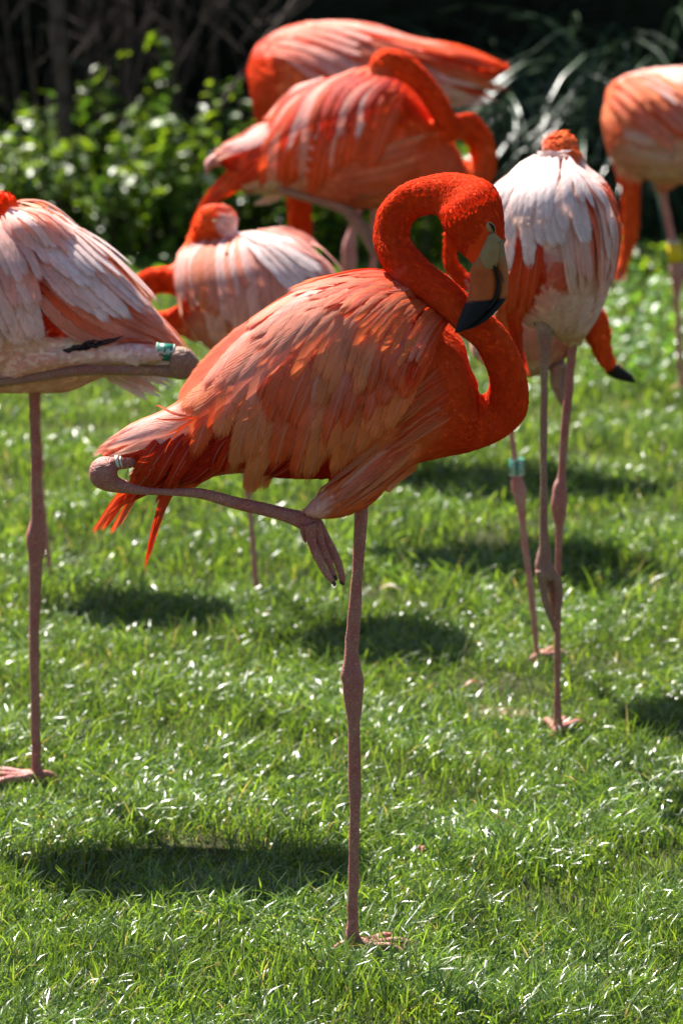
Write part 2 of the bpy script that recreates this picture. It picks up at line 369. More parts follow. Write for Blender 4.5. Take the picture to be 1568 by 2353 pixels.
    def one(s, pts, nrm, W, c0, c1, parent, layer, tip, lift, camber, rag, tilt, mirror):
        n = len(pts); ss = np.linspace(0, 1, n); T = np.gradient(pts, axis=0); T /= np.maximum(np.linalg.norm(T, axis=1, keepdims=True), 1e-9)
        S = np.cross(T, nrm); S /= np.maximum(np.linalg.norm(S, axis=1, keepdims=True), 1e-9)
        if tip == 'round': prof = np.minimum(1, (ss + .02) / .28) ** .6 * np.sqrt(np.clip(1 - np.clip((ss - .55) / .45, 0, 1) ** 2.6, 0, 1))
        elif tip == 'point': prof = np.minimum(1, (ss + .02) / .3) ** .6 * np.clip(1 - np.clip((ss - .35) / .65, 0, 1) ** 1.5, 0, 1)
        else: prof = np.minimum(1, (ss + .1) / .3) ** .5 * np.clip(1.02 - ss * .55, 0, 1)
        tt = np.array([-1, -.55, 0, .55, 1.0]); V = []; C = []; U = []
        v = random.uniform(.91, 1.08); tw = random.uniform(.6, 1.4)
        for i in range(n):
            w_ = W * max(prof[i], .02)
            for j, t in enumerate(tt):
                rg = (1 + (random.uniform(-rag, rag) if abs(t) == 1 and i > 1 else 0))
                along = (T[i] * (-abs(t) * w_ * .35) if i > n - 4 else 0)
                V.append(pts[i] + S[i] * t * w_ * rg + nrm[i] * (layer * .0016 + lift * ss[i] * tw - (1 - min(1, ss[i] * 4)) * .003 + camber * W * (1 - t * t) + tilt * W * t) + along)
                f = min(1, max(0, ss[i] * 1.1 + .12 * (abs(t)) - .1 + random.uniform(-.05, .05)))
                C.append(np.clip((c0 * (1 - f) + c1 * f) * v, .004, .93)); U.append((ss[i], t))
        Q = [(i * 5 + j, i * 5 + j + 1, (i + 1) * 5 + j + 1, (i + 1) * 5 + j) for i in range(n - 1) for j in range(4)]
        V = np.array(V); mesh_np('feather', V, Q, col=np.array(C), uv=U, m=M['feather'], parent=parent, origin=s.O)
        if mirror:
            V2 = V.copy(); V2[:, 1] = 2 * s.Y - V2[:, 1]
            mesh_np('feather', V2, Q, col=np.array(C), uv=U, m=M['feather'], parent=parent, origin=s.O)
    def leg(s, pairs, m, dy=0, extra=None, band=None, hind=None, heading=None, fs=1.0, name='leg', knob=None):
        V, Fc = loftpart([(p[0], p[1], p[2], p[3], None, p[4] if len(p) > 4 else 0) for p in pairs], s.Y + dy, sub=4, nseg=14, depth=.95)
        if extra:
            for e in extra:
                v2, f2 = loftpart([(p[0], p[1], p[2], p[3], None, p[4] if len(p) > 4 else 0) for p in e], s.Y + dy, sub=4, nseg=14, depth=.9); V, Fc = merge([(V, Fc), (v2, f2)])
            me = bpy.data.meshes.new('t'); me.from_pydata([tuple(v) for v in V], [], Fc); bm = bmesh.new(); bm.from_mesh(me); bmesh.ops.recalc_face_normals(bm, faces=bm.faces); bm.to_mesh(me); bm.free()
            o = bpy.data.objects.new('t', me); COL.objects.link(o); r = o.modifiers.new('r', 'REMESH'); r.mode = 'VOXEL'; r.voxel_size = .0022
            q = o.modifiers.new('s', 'SMOOTH'); q.iterations = 3; dg = bpy.context.evaluated_depsgraph_get(); m2 = bpy.data.meshes.new_from_object(o.evaluated_get(dg)); bpy.data.objects.remove(o)
            V = [v.co.copy() for v in m2.vertices]; Fc = [tuple(p.vertices) for p in m2.polygons]
        V = [v for v in V]
        out = []
        for v in V:
            vv = Vector(v); nn = noise.noise(vv * 110) * .0012 + noise.noise(vv * 30) * .0012
            out.append(vv + Vector((nn, -nn, 0)))
        o = obj_py(name, out, Fc, m, s.root, s.O); return o
    def groundfoot(s, leg_o, p, heading, L=.085, m=None, spread=28, hindtoe=True):
        """webbed foot flat on the grass; p = world point of the ankle"""
        d = Vector((math.cos(heading), math.sin(heading), 0)); up = .002; parts = []; tips = []
        rot = lambda v, a: Vector((v.x * math.cos(a) - v.y * math.sin(a), v.x * math.sin(a) + v.y * math.cos(a), 0))
        base = Vector((p.x, p.y, up + .009))
        for a, l in ((-spread, .92), (0, 1.05), (spread, .9)):
            e = rot(d, R(a)); q1 = base + e * L * .35 * l + Vector((0, 0, -.001)); q2 = base + e * L * .7 * l + Vector((0, 0, .001)); q3 = base + e * L * l + Vector((0, 0, -.006))
            parts.append(tube3([base, q1, q2, q3], [.0075, .0055, .005, .003])); tips.append((q1, q2, q3, e))
        if hindtoe:
            e = -d; parts.append(tube3([base, base + e * .016, base + e * .028 + Vector((0, 0, -.006))], [.006, .0045, .002]))
        V, Fc = merge(parts); foot = obj_py('foot', V, Fc, m or M['leg'], leg_o, s.O)
        Vw = []; Fw = []
        for k in (0, 1):
            A, B = tips[k], tips[k + 1]; b0 = len(Vw)
            rowsA = [base] + list(A[:3]); rowsB = [base] + list(B[:3])
            for i in range(4):
                for j in range(5):
                    t = j / 4; q = rowsA[i] * (1 - t) + rowsB[i] * t
                    if i == 3: q = q + (base - q) * .22 * math.sin(math.pi * t)
                    q = q + Vector((0, 0, -.002 * math.sin(math.pi * t))); Vw.append(q)
            for i in range(3):
                for j in range(4): Fw.append((b0 + i * 5 + j, b0 + i * 5 + j + 1, b0 + (i + 1) * 5 + j + 1, b0 + (i + 1) * 5 + j))
        wo = obj_py('web', Vw, Fw, m or M['leg'], leg_o, s.O); so = wo.modifiers.new('t', 'SOLIDIFY'); so.thickness = .0015; so.offset = 0
        for (q1, q2, q3, e) in tips:
            v, f = tube3([q3 - e * .002, q3 + e * .006 + Vector((0, 0, -.001))], [.003, .001]); obj_py('claw', v, f, M['claw'], leg_o, s.O)
    def ring(s, cx, cy, rx, h, ang, m, name='leg_band', dy=0, text=None, tsize=.012, txts=((0, 0),), trot=0):
        """band round a leg: centre, radius, height in picture points; ang = leg tilt"""
        c = pt(cx, cy, s.Y + dy); r = rx * s.m; hh = h * s.m / 2; ax = Vector((math.sin(ang), 0, math.cos(ang))); sx = Vector((math.cos(ang), 0, -math.sin(ang))); sy = Vector((0, -1, 0))
        V = []; Fc = []; n = 28
        for (rr, z) in ((r, -hh), (r, hh), (r * .86, hh), (r * .86, -hh)):
            for k in range(n):
                a = 2 * math.pi * k / n; V.append(c + ax * z + (sx * math.sin(a) + sy * math.cos(a)) * rr)
        for i in range(4):
            for k in range(n):
                Fc.append((i * n + k, i * n + (k + 1) % n, ((i + 1) % 4) * n + (k + 1) % n, ((i + 1) % 4) * n + k))
        o = obj_py(name, V, Fc, m, s.root, s.O)
        if text:
            for z in (-hh * .97, hh * .97):
                V = []; Fc = []
                for k in range(n + 1):
                    a = 2 * math.pi * k / n; dd = sx * math.sin(a) + sy * math.cos(a)
                    V += [c + ax * (z - .0006) + dd * (r + .0003), c + ax * (z + .0006) + dd * (r + .0003)]
                Fc = [(2 * k, 2 * k + 2, 2 * k + 3, 2 * k + 1) for k in range(n)]
                obj_py('white_rim', V, Fc, M['band_white'], o, s.O)
            for (a0, z0) in txts:
                cu = bpy.data.curves.new('t', 'FONT'); cu.body = text; cu.size = tsize; cu.align_x = 'CENTER'; cu.align_y = 'CENTER'; cu.resolution_u = 2; cu.offset = .0003
                to = bpy.data.objects.new('t', cu); COL.objects.link(to); dg = bpy.context.evaluated_depsgraph_get()
                me = bpy.data.meshes.new_from_object(to.evaluated_get(dg)); bpy.data.objects.remove(to)
                me2 = me; bm = bmesh.new(); bm.from_mesh(me2); bmesh.ops.subdivide_edges(bm, edges=bm.edges, cuts=1)
                for v in bm.verts:
                    x, y = v.co.x, v.co.y; x, y = x * math.cos(trot) - y * math.sin(trot), x * math.sin(trot) + y * math.cos(trot)
                    a = a0 + x / r; v.co = c + ax * (y + z0) + (sx * math.sin(a) + sy * math.cos(a)) * (r + .0005) - s.O
                bm.to_mesh(me2); bm.free(); me2.materials.clear(); me2.materials.append(M['band_white']); me2.name = 'lettering'
                link(bpy.data.objects.new('lettering', me2), o)
        return o

def blobs(base, items, streak=None):
    """colour of the plumage by place on the bird: soft-edged patches (x,y,rx,ry,deg,colour,strength)"""
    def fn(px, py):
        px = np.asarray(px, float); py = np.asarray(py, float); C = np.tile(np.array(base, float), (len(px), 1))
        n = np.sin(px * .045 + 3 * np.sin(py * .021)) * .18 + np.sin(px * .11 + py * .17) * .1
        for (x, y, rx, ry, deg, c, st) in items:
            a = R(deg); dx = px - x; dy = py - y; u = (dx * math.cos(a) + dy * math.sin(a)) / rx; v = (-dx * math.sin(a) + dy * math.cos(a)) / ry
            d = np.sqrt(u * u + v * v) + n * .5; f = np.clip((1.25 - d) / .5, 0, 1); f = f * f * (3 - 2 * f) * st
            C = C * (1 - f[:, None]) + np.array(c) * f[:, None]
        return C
    return fn

# ================================================================== SETTING
# ground sheet with low bumps
def lawn_z(x, y): return .006 * noise.noise(Vector((x * 2.2, y * 2.2, 0))) + .004 * noise.noise(Vector((x * 7, y * 7, 3)))
nx, ny = 90, 130; xs = np.linspace(-6, 6, nx); ys = np.linspace(1.0, 12.0, ny)
V = [(x, y, lawn_z(x, y) - .006) for y in ys for x in xs]
Q = [(j * nx + i, j * nx + i + 1, (j + 1) * nx + i + 1, (j + 1) * nx + i) for j in range(ny - 1) for i in range(nx - 1)]
o = mesh_np('lawn', V, Q, m=M['soil']); tag(o, None, None, kind='structure')
V = [(-300, -100, -.03), (300, -100, -.03), (300, 400, -.03), (-300, 400, -.03)]
o = mesh_np('ground', V, [(0, 1, 2, 3)], m=M['dark_soil']); tag(o, None, None, kind='structure')
HEDGE = 10.45

BARE = [(1150, 1640, .05, .03), (30, 1495, .03, .035), (890, 1340, .0, .0)]
bare_w = [(ground(a, b), rx, ry) for a, b, rx, ry in BARE if rx > 0]
for g, rx, ry in bare_w[:1]:
    V = [(g.x, g.y, .003)]; n = 22
    for k in range(n):
        a = 2 * math.pi * k / n; q = 1 + .25 * math.sin(3 * a + 1) + .12 * math.sin(7 * a); V.append((g.x + rx * q * math.cos(a), g.y + ry * 1.6 * q * math.sin(a), .0005))
    o = obj_py('bare_earth_patch', V, [(0, k + 1, (k + 1) % n + 1) for k in range(n)], M['bare']); tag(o, None, None, kind='structure')

def grass(n, y0, y1, seg, name, xw, wid, hgt, power=1.6):
    u = rng.random(n); y = (y0 ** (1 - power) + u * (y1 ** (1 - power) - y0 ** (1 - power))) ** (1 / (1 - power))
    x = (rng.random(n) * 2 - 1) * (xw[0] + xw[1] * y)
    # clumps
    fa = np.sin(x * 9.1 + 2.3 * np.sin(y * 5.7)) + np.sin(y * 11.3 + 1.7 * np.sin(x * 7.9)) + .7 * np.sin(x * 23 + y * 17)
    fb = np.sin(x * 14.7 - y * 8.3 + 2 * np.sin(x * 4.1)) + np.sin(y * 19.1 + x * 5.3)
    keep = np.ones(n, bool)
    for g, rx, ry in bare_w:
        d = ((x - g.x) / rx) ** 2 + ((y - g.y) / (ry * 1.6)) ** 2; keep &= ~((d < 1) & (rng.random(n) < .7 * (1 - d * .6)))
    keep &= rng.random(n) < (.66 + .2 * fa)
    x, y, fa, fb = x[keep], y[keep], fa[keep], fb[keep]; n = len(x)
    ang = fa * .8 + fb * .6 + rng.normal(0, 1.9, n); L = hgt * rng.gamma(5, .2, n) * (1 + .16 * fb); L = np.clip(L, .008, hgt * 2.3)
    lean0 = rng.uniform(.12, .75, n) + .1 * fa; lean1 = lean0 + rng.gamma(2.5, .5, n); lean1 = np.clip(lean1, .2, 2.0)
    W = wid * rng.uniform(.6, 1.35, n); dirx, diry = np.cos(ang), np.sin(ang); sx, sy = -diry, dirx
    tw = rng.normal(0, .9, n); roll = rng.normal(0, .55, n); z0 = -.006 + .006 * np.sin(x * 2.2 * 2) * np.sin(y * 4.1)
    P = np.stack([x, y, z0], 1); V = np.empty((n, (seg + 1) * 2, 3)); prof = [1, .95, .72, .12] if seg == 3 else [1, .85, .12]
    for i in range(seg + 1):
        t = i / seg; le = lean0 + (lean1 - lean0) * t
        a2 = tw * t; wx = (sx * np.cos(a2) + dirx * np.sin(a2)) ; wy = (sy * np.cos(a2) + diry * np.sin(a2))
        hwv = W * prof[i] * .5
        off = np.stack([wx * hwv * np.cos(roll), wy * hwv * np.cos(roll), np.sin(roll) * hwv], 1)
        V[:, 2 * i] = P - off; V[:, 2 * i + 1] = P + off
        st = L / seg; P = P + np.stack([dirx * np.sin(le) * st, diry * np.sin(le) * st, np.cos(le) * st], 1)
        P[:, 2] = np.maximum(P[:, 2], z0 + .004 + rng.random(n) * .004)
    pal = np.array([(.088, .165, .022), (.120, .210, .030), (.040, .085, .018), (.17, .26, .038), (.075, .135, .036)])
    ci = rng.integers(0, len(pal), n); C = pal[ci] * rng.uniform(.75, 1.25, (n, 1)) * (1 + .10 * fa[:, None])
    dry = rng.random(n) < .03; C[dry] = np.array((.30, .26, .14)) * rng.uniform(.7, 1.1, (dry.sum(), 1))
    k = (seg + 1) * 2; b = np.arange(n)[:, None] * k
    Q = np.concatenate([b + np.array([[2 * i, 2 * i + 1, 2 * i + 3, 2 * i + 2]]) for i in range(seg)])
    o = mesh_np(name, V.reshape(-1, 3), Q, col=np.repeat(C, k, 0), m=M['grass']); return tag(o, 'short bright green lawn grass combed in all directions', 'grass', kind='stuff')
grass(300000, 3.9, 6.4, 3, 'grass', (.15, .098), .0023, .029)
grass(200000, 6.3, 11.0, 2, 'grass', (.25, .105), .0038, .032, power=1.3)

# small leaves growing in the lawn, lower right
def leaf_cloud(P, nrm_up, size, cols, name, m, parent=None, origin=None, asp=.5, droop=.3):
    n = len(P); a = rng.uniform(0, 2 * np.pi, n); el = rng.normal(droop * -.3, .45, n)
    D = np.stack([np.cos(a) * np.cos(el), np.sin(a) * np.cos(el), np.sin(el)], 1)
    up = np.tile(np.array([0, 0, 1.0]), (n, 1)) * nrm_up + rng.normal(0, .35, (n, 3)); S = np.cross(D, up); S /= np.maximum(np.linalg.norm(S, axis=1, keepdims=True), 1e-6)
    U = np.cross(S, D); L = size * rng.uniform(.55, 1.3, n)[:, None]; Wd = L * asp * .5
    V = np.empty((n, 8, 3)); dr = -U * L * .12
    V[:, 0] = P; V[:, 1] = P + D * L * .28 - S * Wd * .9 + U * Wd * .25; V[:, 2] = P + D * L * .3; V[:, 3] = P + D * L * .28 + S * Wd * .9 + U * Wd * .25
    V[:, 4] = P + D * L * .65 - S * Wd * .75 + U * Wd * .2 + dr * .4; V[:, 5] = P + D * L * .65 + dr * .4; V[:, 6] = P + D * L * .65 + S * Wd * .75 + U * Wd * .2 + dr * .4; V[:, 7] = P + D * L + dr
    b = np.arange(n)[:, None] * 8
    T = np.concatenate([b + np.array([q]) for q in ([0, 2, 1], [0, 3, 2], [1, 2, 5], [1, 5, 4], [2, 3, 6], [2, 6, 5], [4, 5, 7], [5, 6, 7])])
    cols = np.array(cols); C = cols[rng.integers(0, len(cols), n)] * rng.uniform(.7, 1.25, (n, 1))
    return mesh_np(name, V.reshape(-1, 3), T, col=np.repeat(C, 8, 0), m=m, parent=parent, origin=origin)
P = []
for _ in range(420):
    g = ground(random.gauss(1470, 90), random.uniform(620, 900)); P.append((g.x, g.y, random.uniform(.02, .055)))
for _ in range(200):
    g = ground(random.uniform(-50, 800), random.uniform(600, 700)); P.append((g.x, g.y, random.uniform(.02, .06)))
tag(leaf_cloud(np.array(P), 1, .03, [(.09, .20, .03), (.12, .25, .04)], 'clover', M['leaf'], asp=.8), 'broad clover leaves in the grass at the lawn edge', 'clover', kind='stuff')

# leafy green plants at the edge of the lawn
def plant(x, y, h, nst, label, spread=.16, size=.045, cols=((.14, .23, .02), (.20, .30, .03), (.05, .11, .02)), name='leafy_plant', group='leafy green plants along the edge of the lawn'):
    r = empty(name, (x, y, 0), label, 'plant', group); parts = []; P = []
    for _ in range(nst):
        a = random.uniform(0, 6.28); d = random.uniform(0, spread); hh = h * random.uniform(.55, 1.05); b = Vector((x + math.cos(a) * d * .6, y + math.sin(a) * d * .6, -.01))
        t = Vector((x + math.cos(a) * d * 1.5, y + math.sin(a) * d * 1.5, hh)); mid = (b + t) / 2 + Vector((random.gauss(0, .02), random.gauss(0, .02), .02))
        parts.append(tube3([b, mid, t], [.004, .003, .0015], nseg=5))
        n = int(hh / .023)
        for k in range(n):
            f = (k + .5) / n; q = b.lerp(mid, f * 2) if f < .5 else mid.lerp(t, f * 2 - 1)
            for _2 in range(2): P.append(q + Vector((random.gauss(0, .012), random.gauss(0, .012), random.gauss(0, .006))))
    V, Fc = merge(parts); obj_py('stems', V, Fc, M['bark'], r, r.location)
    fo = leaf_cloud(np.array([tuple(p) for p in P]), 1, size, cols, 'foliage', M['leaf'], parent=r, origin=r.location, asp=.62); fo['kind'] = 'stuff'
    return r
for k, (px, py, h, n) in enumerate([(10, 600, .34, 9), (75, 585, .40, 10), (140, 600, .36, 9), (205, 590, .36, 9), (-60, 590, .36, 8), (35, 560, .42, 8), (110, 555, .42, 8),
        (270, 600, .28, 8), (330, 605, .30, 9), (395, 600, .34, 9), (350, 560, .47, 9), (430, 560, .46, 9), (300, 565, .44, 7), (500, 575, .40, 9), (560, 560, .42, 8), (620, 575, .36, 8), (470, 600, .30, 8),
        (690, 590, .32, 8), (750, 600, .32, 9), (820, 590, .34, 9), (900, 600, .34, 9), (970, 600, .36, 9), (1030, 580, .30, 8), (1340, 620, .10, 7), (1430, 640, .10, 8), (1510, 640, .10, 8), (-140, 590, .36, 8), (-220, 570, .4, 8), (250, 540, .40, 8)]):
    g = ground(px, py)
    h *= random.choice((.65, .85, 1.0, 1.25)) if 230 < px < 700 else random.uniform(.85, 1.15)
    plant(g.x, g.y, h, n, ('bright leafy plant in the sunlit mass at the left edge of the lawn' if px < 230 else 'leafy green plant between the thick left shrub and the top bird' if px < 640 else 'leafy green plant seen under the belly of the orange bird' if px < 1100 else 'low leafy plant at the lawn edge behind the white-backed bird'), size=random.uniform(.034, .062))

def ribbon_mesh(name, L, W, bend, seg=9):
    V = []; a = .12; p = Vector((0, 0, 0))
    for i in range(seg + 1):
        t = i / seg; w_ = W * .5 * (min(1, t * 6 + .5)) * (1 - t ** 4) + .0006
        V += [p + Vector((0, -w_, w_ * .35)), p, p + Vector((0, w_, w_ * .35))]
        a = .12 + bend * t ** 1.3; p = p + Vector((math.sin(a), 0, math.cos(a))) * (L / seg)
    Q = [(i * 3 + j, i * 3 + j + 1, i * 3 + j + 4, i * 3 + j + 3) for i in range(seg) for j in range(2)]
    me = bpy.data.meshes.new(name); me.from_pydata(V, [], Q); me.polygons.foreach_set('use_smooth', [True] * len(Q)); me.materials.append(M['strap'])
    set_col(me, np.array((.035, .062, .030)) * random.uniform(.6, 1.6)); return me
RIB = [ribbon_mesh('leaf', random.uniform(.75, 1.15), random.uniform(.007, .012), random.uniform(1.9, 3.0)) for _ in range(10)]
def strap_clump(px, py, n, label, back=.0, tiltx=0, sc=1.0):
    n = int(n * 1.7)
    g = ground(px, py); r = empty('strap_leaf_plant', (g.x, g.y + back, 0), label, 'plant', 'strap-leaved plants at the back')
    for i in range(n):
        o = bpy.data.objects.new('leaf', RIB[random.randrange(len(RIB))]); link(o, r)
        a = random.uniform(0, 2 * math.pi); s_ = random.uniform(.6, 1.1) * sc; o.rotation_euler = (random.gauss(0, .1), random.gauss(.1, .18), a); o.scale = (s_, s_, s_)
        o.location = (math.cos(a) * random.uniform(0, .09), math.sin(a) * random.uniform(0, .09), 0)
strap_clump(1190, 565, 62, 'dark strap-leaved plant arching out behind the tail of the top bird', .3)
strap_clump(1330, 570, 66, 'dark strap-leaved plant behind the white-backed bird', .25)
strap_clump(1480, 575, 66, 'dark strap-leaved plant behind the pale bird cut off at the right', .3, sc=1.1)
strap_clump(1620, 580, 54, 'dark strap-leaved plant at the right edge of the picture', .35, sc=1.1)
strap_clump(1060, 560, 40, 'dark strap-leaved plant farthest left of its kind, behind the orange bird', .8)

def shrub(label, stems, Y, twigs=8):
    x0 = pt(stems[0][0][0], stems[0][0][1], Y); r = empty('shrub', (x0.x, Y, 0), label, 'shrub', 'bare-stemmed shrubs at the back')
    for st in stems:
        *ps, w_ = st; dy = random.uniform(-.12, .15); q = [pt(a, b, Y + dy) for a, b in ps]
        up = (q[0] - q[1]).normalized(); top = q[0] + up * .9; lo = q[-1] - (q[-2] - q[-1]).normalized() * max(.0, q[-1].z / max(.2, (q[-2] - q[-1]).normalized().z) + .02) if q[-1].z > 0 else q[-1]
        lo.z = max(lo.z, -.02); rr = w_ * .5 * mpp(Y)
        pts = [lo] + q[::-1] + [top]; pts = [p + Vector((random.gauss(0, .004), random.gauss(0, .01), 0)) for p in pts]
        parts = [tube3(pts, [rr * 1.15] + [rr] * len(q) + [rr * .6], sub=5, nseg=9)]
        V, Fc = merge(parts); V = [v + Vector((noise.noise(v * 25) * rr * .35, 0, noise.noise(v * 30 + Vector((9, 9, 9))) * rr * .3)) for v in V]
        so = obj_py('stem', V, Fc, M['bark'], r, r.location)
        parts = []
        for _ in range(twigs):
            k = random.randrange(len(q)); b = q[k].lerp(q[max(0, k - 1)], random.random()); d = Vector((random.uniform(-1, 1), random.uniform(-.5, .5), random.uniform(.3, 1.2))).normalized() * random.uniform(.08, .3)
            parts.append(tube3([b, b + d * .5 + Vector((0, 0, .01)), b + d], [rr * .25 + .001, .0018, .0008], nseg=5))
        V, Fc = merge(parts); t = obj_py('twigs', V, Fc, M['bark'], so, r.location); t['kind'] = 'stuff'
shrub('thick bare-stemmed shrub at the left edge with a bright-edged main stem', [((132, 0), (140, 200), (155, 430), 34), ((0, 235), (60, 290), (110, 330), (170, 470), 13), ((60, 0), (70, 180), (110, 400), 9), ((20, 60), (45, 300), (60, 480), 7)], 10.85)
shrub('bare reddish shrub left of centre with many thin upright stems', [((298, 0), (290, 200), (272, 430), 20), ((190, 0), (205, 180), (245, 410), 17), ((350, 0), (320, 150), (285, 300), (260, 480), 8), ((232, 0), (225, 220), (255, 450), 10), ((268, 0), (262, 240), (268, 440), 6)], 10.95, 10)
shrub('slender bare shrub between the green plants and the top bird', [((405, 30), (402, 160), (392, 290), 13), ((462, 40), (430, 170), (398, 300), 7), ((560, 0), (590, 60), (606, 180), 8), ((500, 0), (480, 160), (430, 330), 5)], 11.0, 10)
shrub('grey leaning branch rising from the green plants towards the top bird', [((600, 110), (560, 165), (500, 262), (462, 325), 16)], 10.8, 5)

ST = []
for _ in range(10):
    x = random.uniform(0, 640); ST.append(((x + random.gauss(0, 50), 0), (x + random.gauss(0, 25), 200), (x, 400), random.uniform(2.5, 6)))
shrub('tangle of thin pale twigs standing among the bare shrubs at upper left', ST, 11.2, 10)
# hedge mass added for deep shade behind everything, its darkness put into the colours
he = empty('shade_hedge', (0, 13, 0), 'tall hedge added as deep shade, closing off the back of the lawn', 'hedge')
V = []; Q = []; nxh, nzh = 60, 16
for i in range(nxh + 1):
    for j in range(nzh + 1):
        x = -7 + 14 * i / nxh; t = j / nzh; a = math.pi * t; y = 13.4 - 1.25 * math.sin(a) ** .5 if 0 < t < 1 else 13.4
        y = 13.4 - 1.1 * (1 - abs(2 * t - 1) ** 4); z = 2.6 * t - .05
        q = noise.noise(Vector((x * 1.3, z * 1.5, 0))) * .35; V.append((x, y + q, z))
b2 = len(V)
for i in range(nxh + 1):
    V.append((-7 + 14 * i / nxh, 14.6, 2.6)); V.append((-7 + 14 * i / nxh, 14.6, -.05))
for i in range(nxh):
    for j in range(nzh): Q.append((i * (nzh + 1) + j, (i + 1) * (nzh + 1) + j, (i + 1) * (nzh + 1) + j + 1, i * (nzh + 1) + j + 1))
    Q.append((i * (nzh + 1) + nzh, (i + 1) * (nzh + 1) + nzh, b2 + 2 * i + 2, b2 + 2 * i)); Q.append((b2 + 2 * i, b2 + 2 * i + 2, b2 + 2 * i + 3, b2 + 2 * i + 1))
mesh_np('hedge_core', V, Q, m=flat_mat('hedge_shade', (.012, .017, .008), rough=.9, noise_amt=.4), parent=he, origin=he.location)
n = 30000; x = rng.uniform(-6, 6, n); z = rng.uniform(0, 2.7, n)  ; y = 12.35 + rng.normal(0, .16, n) + .25 * np.sin(x * 2.1 + z * 1.7)
fo = leaf_cloud(np.stack([x, y, z], 1), 1, .065, [(.018, .030, .012), (.03, .05, .018), (.012, .02, .010)], 'foliage', M['dark_leaf'], parent=he, origin=he.location); fo['kind'] = 'stuff'
# unseen leaf canopy added above the picture's top edge to darken the shrubs below
n = 11000; x = rng.uniform(-3.2, 3.5, n); y = rng.uniform(11.6, 12.3, n); z = .95 + rng.random(n) * .45 + .08 * np.sin(x * 3) + (x > .3) * rng.random(n) * .3
k = z > .9 ; P = np.stack([x, y, z], 1)[k]
o = leaf_cloud(P, 1, .07, [(.025, .045, .015), (.04, .07, .02)], 'shade_canopy', M['dark_leaf']); tag(o, 'leaf canopy added out of view to shade the bare-stemmed shrubs', 'foliage', kind='stuff')

# ================================================================== FLAMINGOS
# ---- A: the preening bird in front
A = Bird((816, 2186), 'deep orange flamingo in front, preening its chest with its bill')
neck = [(1160, 560, 1092, 618, .026), (1158, 538, 1076, 598), (1157, 501, 1053, 576), (1147, 447, 1021, 532), (1118, 416, 1007, 501), (1071, 401, 996, 494.5), (1021, 397, 984, 493), (971, 407, 965, 498), (927, 422, 951, 507),
    (890, 451, 943, 521), (868, 482, 942, 535), (857, 532, 943, 551), (860, 570, 956, 570), (880.5, 616.5, 974, 590), (918, 657, 999, 613), (959, 685, 1037, 641.6), (1009, 722, 1071, 673), (1058, 770, 1118, 712),
    (1090, 797, 1165, 762), (1112, 837, 1197, 826), (1123, 873, 1213, 895), (1119, 900, 1207, 954), (1106, 909, 1172, 994), (1092, 904, 1126, 1021), (1076, 880, 1081, 1036), (1040, 850, 1040, 1044)]
# the neck stands a little in front of the body's middle
neck = [tuple(p[:4]) + ((p[4] if len(p) > 4 else None), d) for p, d in zip(neck, [-.062, -.058, -.052, -.046, -.036, -.02, -.01, 0, .01, .012, .012, .008, 0, -.01, -.022, -.036, -.046, -.050, -.046, -.036, -.022, -.01] + [0] * 4)]
bodyA = [(1096, 880, 1100, 1030, .035), (1078, 840, 1078, 1037, .05), (1068, 800, 1060, 1041, .06), (1052, 768, 1040, 1045, .068), (1005, 722, 995, 1054, .082), (940, 676, 935, 1068, .09), (860, 653, 860, 1085, .092), (780, 668, 785, 1095, .09),
    (700, 692, 705, 1100, .085), (620, 744, 625, 1096, .075), (540, 815, 550, 1086, .062), (460, 898, 480, 1096, .048), (400, 950, 405, 1110, .038), (330, 982, 335, 1096, .028), (280, 1008, 295, 1060, .018), (240, 1036, 248, 1052, .008)]
thigh = [(850, 930, 1010, 1040, .05, -.02), (815, 1030, 955, 1062, .042, -.035), (785, 1080, 900, 1108, .034, -.04), (752, 1116, 855, 1155, .027, -.042), (722, 1145, 795, 1184, .02, -.042), (702, 1166, 735, 1191, .011, -.042), (697, 1178, 703, 1184, .002, -.042)]
shin = [(890, 1040, 800, 1060, .026, .02), (862, 1110, 806, 1110, .02, .01), (850, 1160, 814, 1160, .011, 0)]
colA = blobs(ORR * .95, [(1000, 560, 260, 240, 0, RED, .9), (1100, 920, 120, 140, 0, RED, .8), (1000, 850, 100, 170, 0, ORR, .5), (920, 960, 90, 90, 30, ORG * .95, .6), (830, 1100, 160, 60, -35, ORG, .7), (730, 1170, 60, 30, -35, PAL, .7),
    (700, 840, 260, 150, -35, MAU, .5), (560, 1030, 170, 75, -10, DRD, 1), (700, 1080, 140, 30, 0, DRD, .9), (500, 1105, 110, 22, -10, SAL, .8), (330, 1000, 110, 40, -28, SAL, .9), (340, 1070, 90, 50, 0, DRD, .8), (1125, 545, 28, 16, 60, CRM * .8, .0)])
A.bare = [(1122, 592, 48, 42), (1124, 550, 20, 24)]
A.body([(neck, {}), (bodyA, {}), (thigh, {}), (shin, {})], colA, voxel=.0036, smooth=5, flakes=85000, flake=(.0060, .0011), lift=.0007)
P_ = lambda *a: [tuple(x) for x in a]
mixA = lambda bias: (lambda g: random.choice([(MAU, PNK), (MAU, SAL), (PNK, SAL), (SAL, SAL)] if g < bias - .15 else ([(MAU, SAL), (SAL, ORG), (SAL, ORR)] if g < bias + .2 else [(RED, ORR), (ORR, RED), (SAL, ORR), (RED, ORR), (ORR, ORR), (RED, RED), (MAU, ORR)])))
